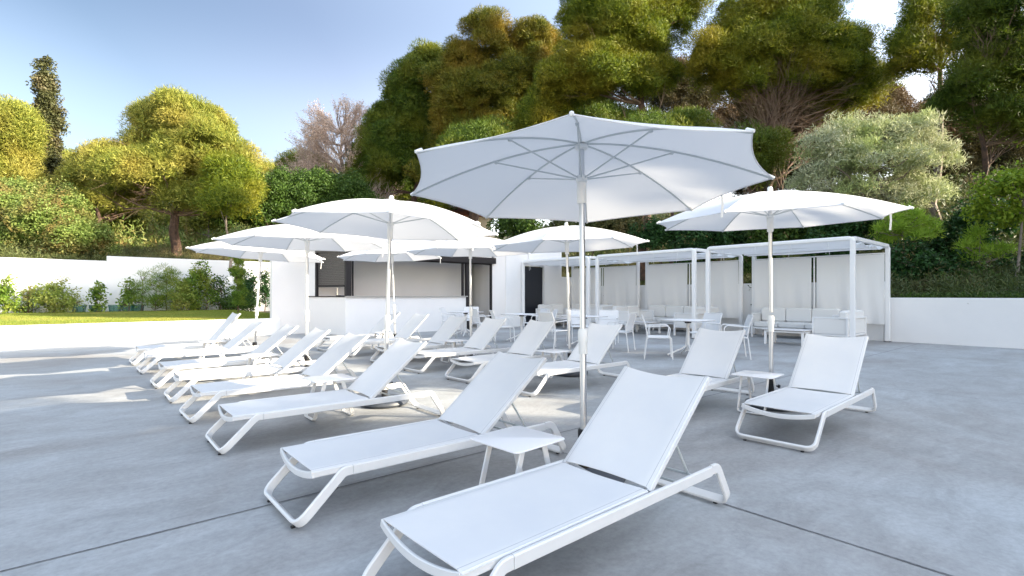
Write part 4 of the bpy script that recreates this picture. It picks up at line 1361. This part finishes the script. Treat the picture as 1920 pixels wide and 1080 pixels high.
# shrubs behind the terrace wall
shr = [
 (960, 27, 3.0, [(960, 420, 40, 24), (990, 430, 30, 18)], 'green', 'bright green shrub under the near parasol, left of the thick trunk'),
 (1100, 28, 3.2, [(1090, 430, 60, 26), (1150, 425, 50, 26)], 'dry', 'dull brown green undergrowth shrub behind the farther parasols'),
 (1230, 23, 1.9, [(1215, 440, 30, 26), (1260, 435, 30, 24)], 'dark', 'spiky dark shrub above the middle cabana roof'),
 (1340, 22, 1.7, [(1320, 440, 40, 30), (1370, 430, 40, 30), (1300, 470, 40, 24)], 'dark', 'dark shrub above the gap between the two right cabanas'),
 (1460, 20.5, 1.6, [(1440, 435, 40, 30), (1500, 430, 40, 30), (1420, 480, 40, 30)], 'green', 'green shrub behind the middle of the nearest cabana roof'),
 (1570, 19.5, 1.5, [(1560, 420, 40, 30), (1600, 430, 40, 34), (1540, 480, 40, 40)], 'dark', 'dark shrub below the olive tree'),
 (1730, 17.2, 1.1, [(1720, 500, 45, 44), (1765, 510, 36, 36), (1700, 530, 30, 26)], 'dark', 'dark glossy shrub on the wall beside the nearest cabana'),
 (1790, 19.5, 1.4, [(1800, 440, 45, 40), (1840, 410, 40, 36), (1780, 480, 45, 36)], 'dark', 'tall dark shrub behind the two young pines'),
 (1880, 17.5, 1.1, [(1900, 510, 25, 26), (1930, 500, 30, 30)], 'dark', 'dark leafy shrub by the right edge above the wall'),
 (1800, 16.6, 1.1, [(1770, 535, 26, 20), (1800, 525, 30, 24), (1840, 535, 30, 18)], 'green', 'low green shrub along the wall top under the small young pine'),
 (1900, 16.0, 1.1, [(1880, 545, 30, 12), (1930, 540, 36, 16)], 'green', 'low clipped planting along the wall top at the right edge'),
]
for i, (px, z, bh, lo, kd, lb) in enumerate(shr):
    tree('shrub', 110 + i, px, z, bh, lo, kd, lb, 'shrub', style='broad', dens=5.0, pr=.32, n=100, L=.13, trunk_r=.05, limbs=8, inner=.4, low=-1)
tree('young_pine', 130, 1700, 17.8, 1.1, [(1700, 425, 40, 26), (1670, 445, 24, 20), (1740, 440, 26, 22), (1705, 455, 34, 20)], 'lime',
     'bright green young pine on the wall just right of the nearest cabana', dens=3.0, pr=.26, n=110, L=.20, w=.014, trunk_r=.045, trunk_px=1690, bark=M_BARKG, limbs=20, up=1.0)
tree('young_pine', 131, 1838, 16.8, 1.1, [(1838, 450, 16, 26), (1815, 475, 20, 18), (1865, 475, 20, 16), (1840, 488, 24, 14)], 'lime',
     'small spindly young pine on the wall near the right edge', dens=2.6, pr=.20, n=70, L=.24, w=.014, trunk_r=.035, trunk_px=1835, bark=M_BARKG, limbs=14, up=1.4)
tree('broadleaf_tree', 132, 1890, 15.8, 1.1, [(1880, 360, 40, 32), (1925, 350, 40, 36), (1860, 400, 30, 22), (1920, 410, 40, 24)], 'young',
     'light green leafy tree with a pale forked trunk at the right edge', style='broad', dens=4.0, pr=.3, n=90, L=.12, trunk_r=.06, trunk_px=1908, bark=M_BARKG, limbs=16)

# ornamental grass, ground cover, neighbour wall, post
def blades(name, c, n, L, w, spread, key, seed, up=1.4):
    rg = np.random.default_rng(seed)
    p = rg.normal(size=(n, 3)) * np.array([spread, spread, 0]) + np.array([0, 0, 0])
    d = unit(rg.normal(size=(n, 3)) * .6 + np.array([0, 0, up]))
    s = unit(np.cross(d, rg.normal(size=(n, 3))))
    ll = L * (.5 + .8 * rg.random((n, 1)))
    m = p + d * ll * .55
    e = p + d * ll + unit(d * [1, 1, 0] + 1e-3) * ll * .15
    q = np.stack([p - s * w, p + s * w, m + s * w * .8, m - s * w * .8], 1).reshape(-1, 3)
    q2 = np.stack([m - s * w * .8, m + s * w * .8, e + s * w * .1, e - s * w * .1], 1).reshape(-1, 3)
    V = np.concatenate([q, q2])
    o = np_mesh(name, V, np.arange(len(V)).reshape(-1, 4), LEAF[key])
    o.location = c
    return o
o = blades('ornamental_grass', at(1822, 15.4, h=1.1), 260, .62, .006, .12, 'straw', 1); tag(o, 'tuft of straw coloured ornamental grass on top of the wall near the right edge', 'grass tuft')
rg = np.random.default_rng(77)
cs = np.stack([17.1 + 1.3 * rg.random(900), -3 + 6.6 * rg.random(900), 1.12 + .12 * rg.random(900)], 1)
V = broad_leaves(rg, cs, np.full(900, .12), 40, .045)
tag(np_mesh('ground_cover', V, np.arange(len(V)).reshape(-1, 4), LEAF['green']), 'low leafy ground cover spilling along the top of the right hand wall', 'ground cover', kind='stuff')
p = at(1885, 19.5, h=0)
nb = MB(); nb.box((0, 0, 1.45), (1.9, .2, .95), .01)
o = nb.build('concrete_block_wall', M_WALLG, smooth=False); o.location = p; o.rotation_euler = (0, 0, -GA + R(12))
tag(o, 'short pale wall half hidden in the planting at the right edge', 'wall')
mb = MB(); mb.tube([(0, 0, .9), (0, 0, 3.1)], .035, 10); mb.lathe([(0.05, 3.1), (0.06, 3.12), (0.03, 3.17)], 10)
o = mb.build('fence_post', M_BARKG); o.location = at(1897, 18.6, h=0); tag(o, 'thin upright post in front of the pale wall at the right edge', 'post')

# undergrowth over the slopes
def undergrowth(name, reg, n, key, seed, L, lb, hh=.5, w=.014, m=60):
    rg = np.random.default_rng(seed)
    u0, u1, v0, v1 = reg
    u = u0 + (u1 - u0) * rg.random(n); v = v0 + (v1 - v0) * rg.random(n)
    z = np.array([terrain_h(a, b) for a, b in zip(u, v)])
    sz = .5 + rg.random(n) ** 3 * 1.6
    cs = np.stack([u, v, z + hh * .2 * sz], 1)
    V = puff_leaves(rg, cs, hh * sz, m, L, w, up=.9)
    o = np_mesh(name, V, np.arange(len(V)).reshape(-1, 3), LEAF[key])
    tag(o, lb, 'undergrowth', kind='stuff')
undergrowth('undergrowth', (-14, 20, 29.5, 42), 4600, 'dry', 7, .15, 'dry brown green undergrowth on the bank just behind the lawn wall', .42)
undergrowth('undergrowth', (-24, 40, 42, 75), 4200, 'bush', 9, .32, 'paler scrub covering the far hillside behind the left trees', .9, .05)
undergrowth('undergrowth', (17.15, 30, -4, 42), 6500, 'wood', 8, .15, 'dull undergrowth covering the wooded bank behind the cabanas', .45)
undergrowth('undergrowth', (30, 62, -10, 60), 4200, 'wood', 10, .34, 'dark scrub on the upper slope deep in the wood', 1.0, .05)

# house far up in the wood
hs = empty('house', at(850, 52, h=5.6)); hs.rotation_euler = (0, 0, -GA + R(8))
MB().box((0, 0, 1.4), (7, 6, 3.6), .02).build('wall', M_HOUSE, hs, smooth=False)
mb = MB()
mb.add([(-3.9, -3.4, 3.15), (3.9, -3.4, 3.15), (3.9, 3.4, 3.15), (-3.9, 3.4, 3.15), (-1.6, 0, 4.6), (1.6, 0, 4.6)],
       [(0, 1, 5, 4), (2, 3, 4, 5), (1, 2, 5), (3, 0, 4), (3, 2, 1, 0)])
mb.build('roof', M_TILE, hs, smooth=False)
for x in (-1.8, 1.6):
    w_ = MB().box((x, -3.02, 1.7), (1.0, .06, 1.2), .01).build('window', M_FRAME, hs, smooth=False)
    MB().box((x, -3.04, 1.7), (.84, .04, 1.04)).build('pane', M_DOOR, w_, smooth=False)
tag(hs, 'cream house with a terracotta roof glimpsed through the wood above the second parasol', 'house')

# ------------------------------------------------------------------ lawn border plants
def border_plant(name, seed, px, top_y, rx, kind, label, L=.10, dens=7, pr=.24, n=60, lobes=None, z=None, style='broad', bz=.5, tr=.03, cat='shrub', w=.01, up=.5, low=-1):
    if z is None:
        t = (px - 960) / F; v = 28.1
        u = v * (math.sin(GA) + t * math.cos(GA)) / (math.cos(GA) - t * math.sin(GA))
        z = u * math.sin(GA) + v * math.cos(GA)
    by = 553 + (1.25 - bz) * F / z
    if lobes is None:
        hgt = by - top_y
        lobes = [(px, by - hgt * .38, rx, hgt * .36), (px - rx * .3, by - hgt * .6, rx * .6, hgt * .28), (px + rx * .2, by - hgt * .8, rx * .42, hgt * .2)]
    return tree(name, seed, px, z, bz, lobes, kind, label, cat, style=style, dens=dens, pr=pr, n=n, L=L, w=w, trunk_r=tr, limbs=14, inner=.4, low=low, up=up)
border_plant('shrub', 201, 8, 518, 26, 'shrub', 'rounded olive green bush at the left edge of the lawn')
border_plant('shrub', 202, 100, 528, 40, 'shrubl', 'wide feathery lime green bush before the sunlit lawn wall', dens=6)
border_plant('sapling', 203, 52, 536, 8, 'red', 'thin reddish sapling between the first two lawn bushes', dens=7, n=26, cat='sapling')
border_plant('sapling', 204, 182, 534, 11, 'shrub', 'small broad leaved sapling alone before the bluish shaded wall', dens=9, n=30, cat='sapling', L=.14)
border_plant('sapling', 205, 241, 522, 11, 'shrub', 'slim sapling just left of the dense shrub group', dens=9, n=30, cat='sapling', L=.12)
border_plant('shrub', 206, 265, 512, 20, 'shrub', 'airy willow like shrub at the left of the shrub group', dens=6, n=50, style='pine', w=.008, up=1.2, L=.16)
border_plant('shrub', 207, 310, 492, 30, 'shrub', 'tall feathery shrub with a light top in the shrub group', dens=6, n=60, style='pine', w=.009, up=1.0, L=.15)
border_plant('shrub', 208, 340, 525, 28, 'shrubl', 'bushy bright green shrub low in the middle of the group', dens=6)
border_plant('shrub', 209, 372, 492, 28, 'shrub', 'tall dense green shrub tinged red at its upper right', dens=8)
border_plant('shrub', 210, 388, 505, 7, 'red', 'reddish shoots at the right shoulder of the tall dense shrub', dens=6, n=16)
border_plant('shrub', 211, 413, 508, 17, 'green', 'grey green open shrub left of the narrow column of ivy', dens=6, n=40)
border_plant('columnar_cypress', 212, 446, 478, 10, 'shrub', 'narrow green columnar cypress at the right of the border', dens=16, n=130, style='pine', w=.014, up=1.6, L=.10, cat='cypress', pr=.16,
             lobes=[(446, 562, 9, 16), (446, 545, 10, 18), (445, 520, 10, 20), (445, 498, 9, 20)], z=21)
border_plant('small_tree', 213, 470, 510, 16, 'dark', 'small round leaved fig tree right of the columnar cypress', dens=8, n=36, L=.14, cat='tree')
border_plant('shrub', 214, 497, 502, 10, 'dark', 'dark upright shrub half hidden by the end of the kiosk wall', dens=8)
border_plant('shrub', 215, 455, 548, 34, 'green', 'low dark green planting at the foot of the columnar cypress', dens=8, L=.09)
border_plant('agave', 216, 290, 556, 12, 'shrub', 'small arching palm like plant on the lawn edge', dens=6, n=30, style='pine', L=.3, w=.012, up=1.2, z=23, cat='plant')
border_plant('sapling', 217, 44, 568, 22, 'shrub', 'low creeping sapling on the open lawn at the left', dens=5, n=26, z=20.5, cat='sapling')
# green mesh guards round young plants
gp = MB()
n_ = 14
vsr = []
for zz in (0, .32):
    for k in range(n_):
        an = 2 * math.pi * k / n_
        rr = .20 + .05 * zz / .32
        vsr.append((rr * math.cos(an), rr * math.sin(an), zz))
gp.add(vsr, [(k, (k + 1) % n_, n_ + (k + 1) % n_, n_ + k) for k in range(n_)])
for k in range(0, n_, 2):
    gp.tube([vsr[k], vsr[n_ + k]], .008, 4)
g0 = gp.build('plant_guard', M_GUARD)
for i, (px, lb) in enumerate([(148, 'green mesh plant guard left of the lone sapling'), (180, 'green mesh guard round the lone broad leaved sapling'), (216, 'empty green mesh guard against the shaded wall'), (240, 'green mesh guard at the slim sapling'), (258, 'darker green guard at the foot of the airy shrub')]):
    o = g0 if i == 0 else g0.copy()
    if i: C.objects.link(o)
    t = (px - 960) / F; v = 28.3
    u = v * (math.sin(GA) + t * math.cos(GA)) / (math.cos(GA) - t * math.sin(GA))
    o.location = (u, v, .5); tag(o, lb, 'plant guard', 'green mesh plant guards along the lawn wall')

# ------------------------------------------------------------------ unseen trees added right of the frame to cast shade into it
def shade_tree(seed, u, v, h, label):
    rg = np.random.default_rng(seed); rnd = random.Random(seed)
    root = empty('pine_tree', (u, v, 1.2))
    lobes = [(rnd.uniform(-.3, .3) * h * .3, rnd.uniform(-.3, .3) * h * .3, h * t, .27 * h * (1.15 - t * .6), .31 * h * (1.15 - t * .6), h * .13) for t in (.12, .24, .36, .5, .64, .78, .9)]
    cs, rs = lobe_puffs(rg, lobes, .9, .95, .4, -1)
    V = puff_leaves(rg, cs, rs, 90, .5, .10)
    np_mesh('crown', V, np.arange(len(V)).reshape(-1, 3), LEAF['pined'], root)
    mb = MB(); trunk_mb(mb, (0, 0, -1), (0, 0, h * .9), .25, .06, rnd, .1); mb.build('trunk', M_BARK, root)
    tag(root, label, 'tree', 'pines added out of view at the right to cast shade')
    return root
sp = shade_tree(301, *cam2g(28, -6.6), 12.5, 'dense pine added out of view at the right to shade the scene')
sp.scale = (1, 1, 1.35)
for i in range(1, 6):
    o = copy_tree(sp)
    o.location = (*cam2g(28 + (i % 3) * 1.5, -6.6 - 4.2 * i), 1.2)
    o.rotation_euler = (0, 0, i * 1.3)
lowp = shade_tree(302, *cam2g(21, -1.5), 7.5, 'low pine added out of view at the right to shade the cabana side of the terrace')
o = copy_tree(sp)
o.location = (*cam2g(31, 10.5), 1.5); o.scale = (1.15, 1.15, 1.65)
for x_, z_, sc_ in ((22.5, 13.6, (.8, .8, .95)), (26, 8.6, (.6, .6, 1.25))):  # unseen copies added to shade the kiosk counter and wing wall
    o = copy_tree(sp); o.location = (*cam2g(x_, z_), 1.2); o.scale = sc_; o.rotation_euler = (0, 0, z_)
for i in (-3, -2, -1, 1, 2, 3, 4):
    o = copy_tree(lowp)
    o.location = (*cam2g(21 + (i % 2), -1.5 + 3.2 * i), 1.2)
    o.rotation_euler = (0, 0, i * 1.9)
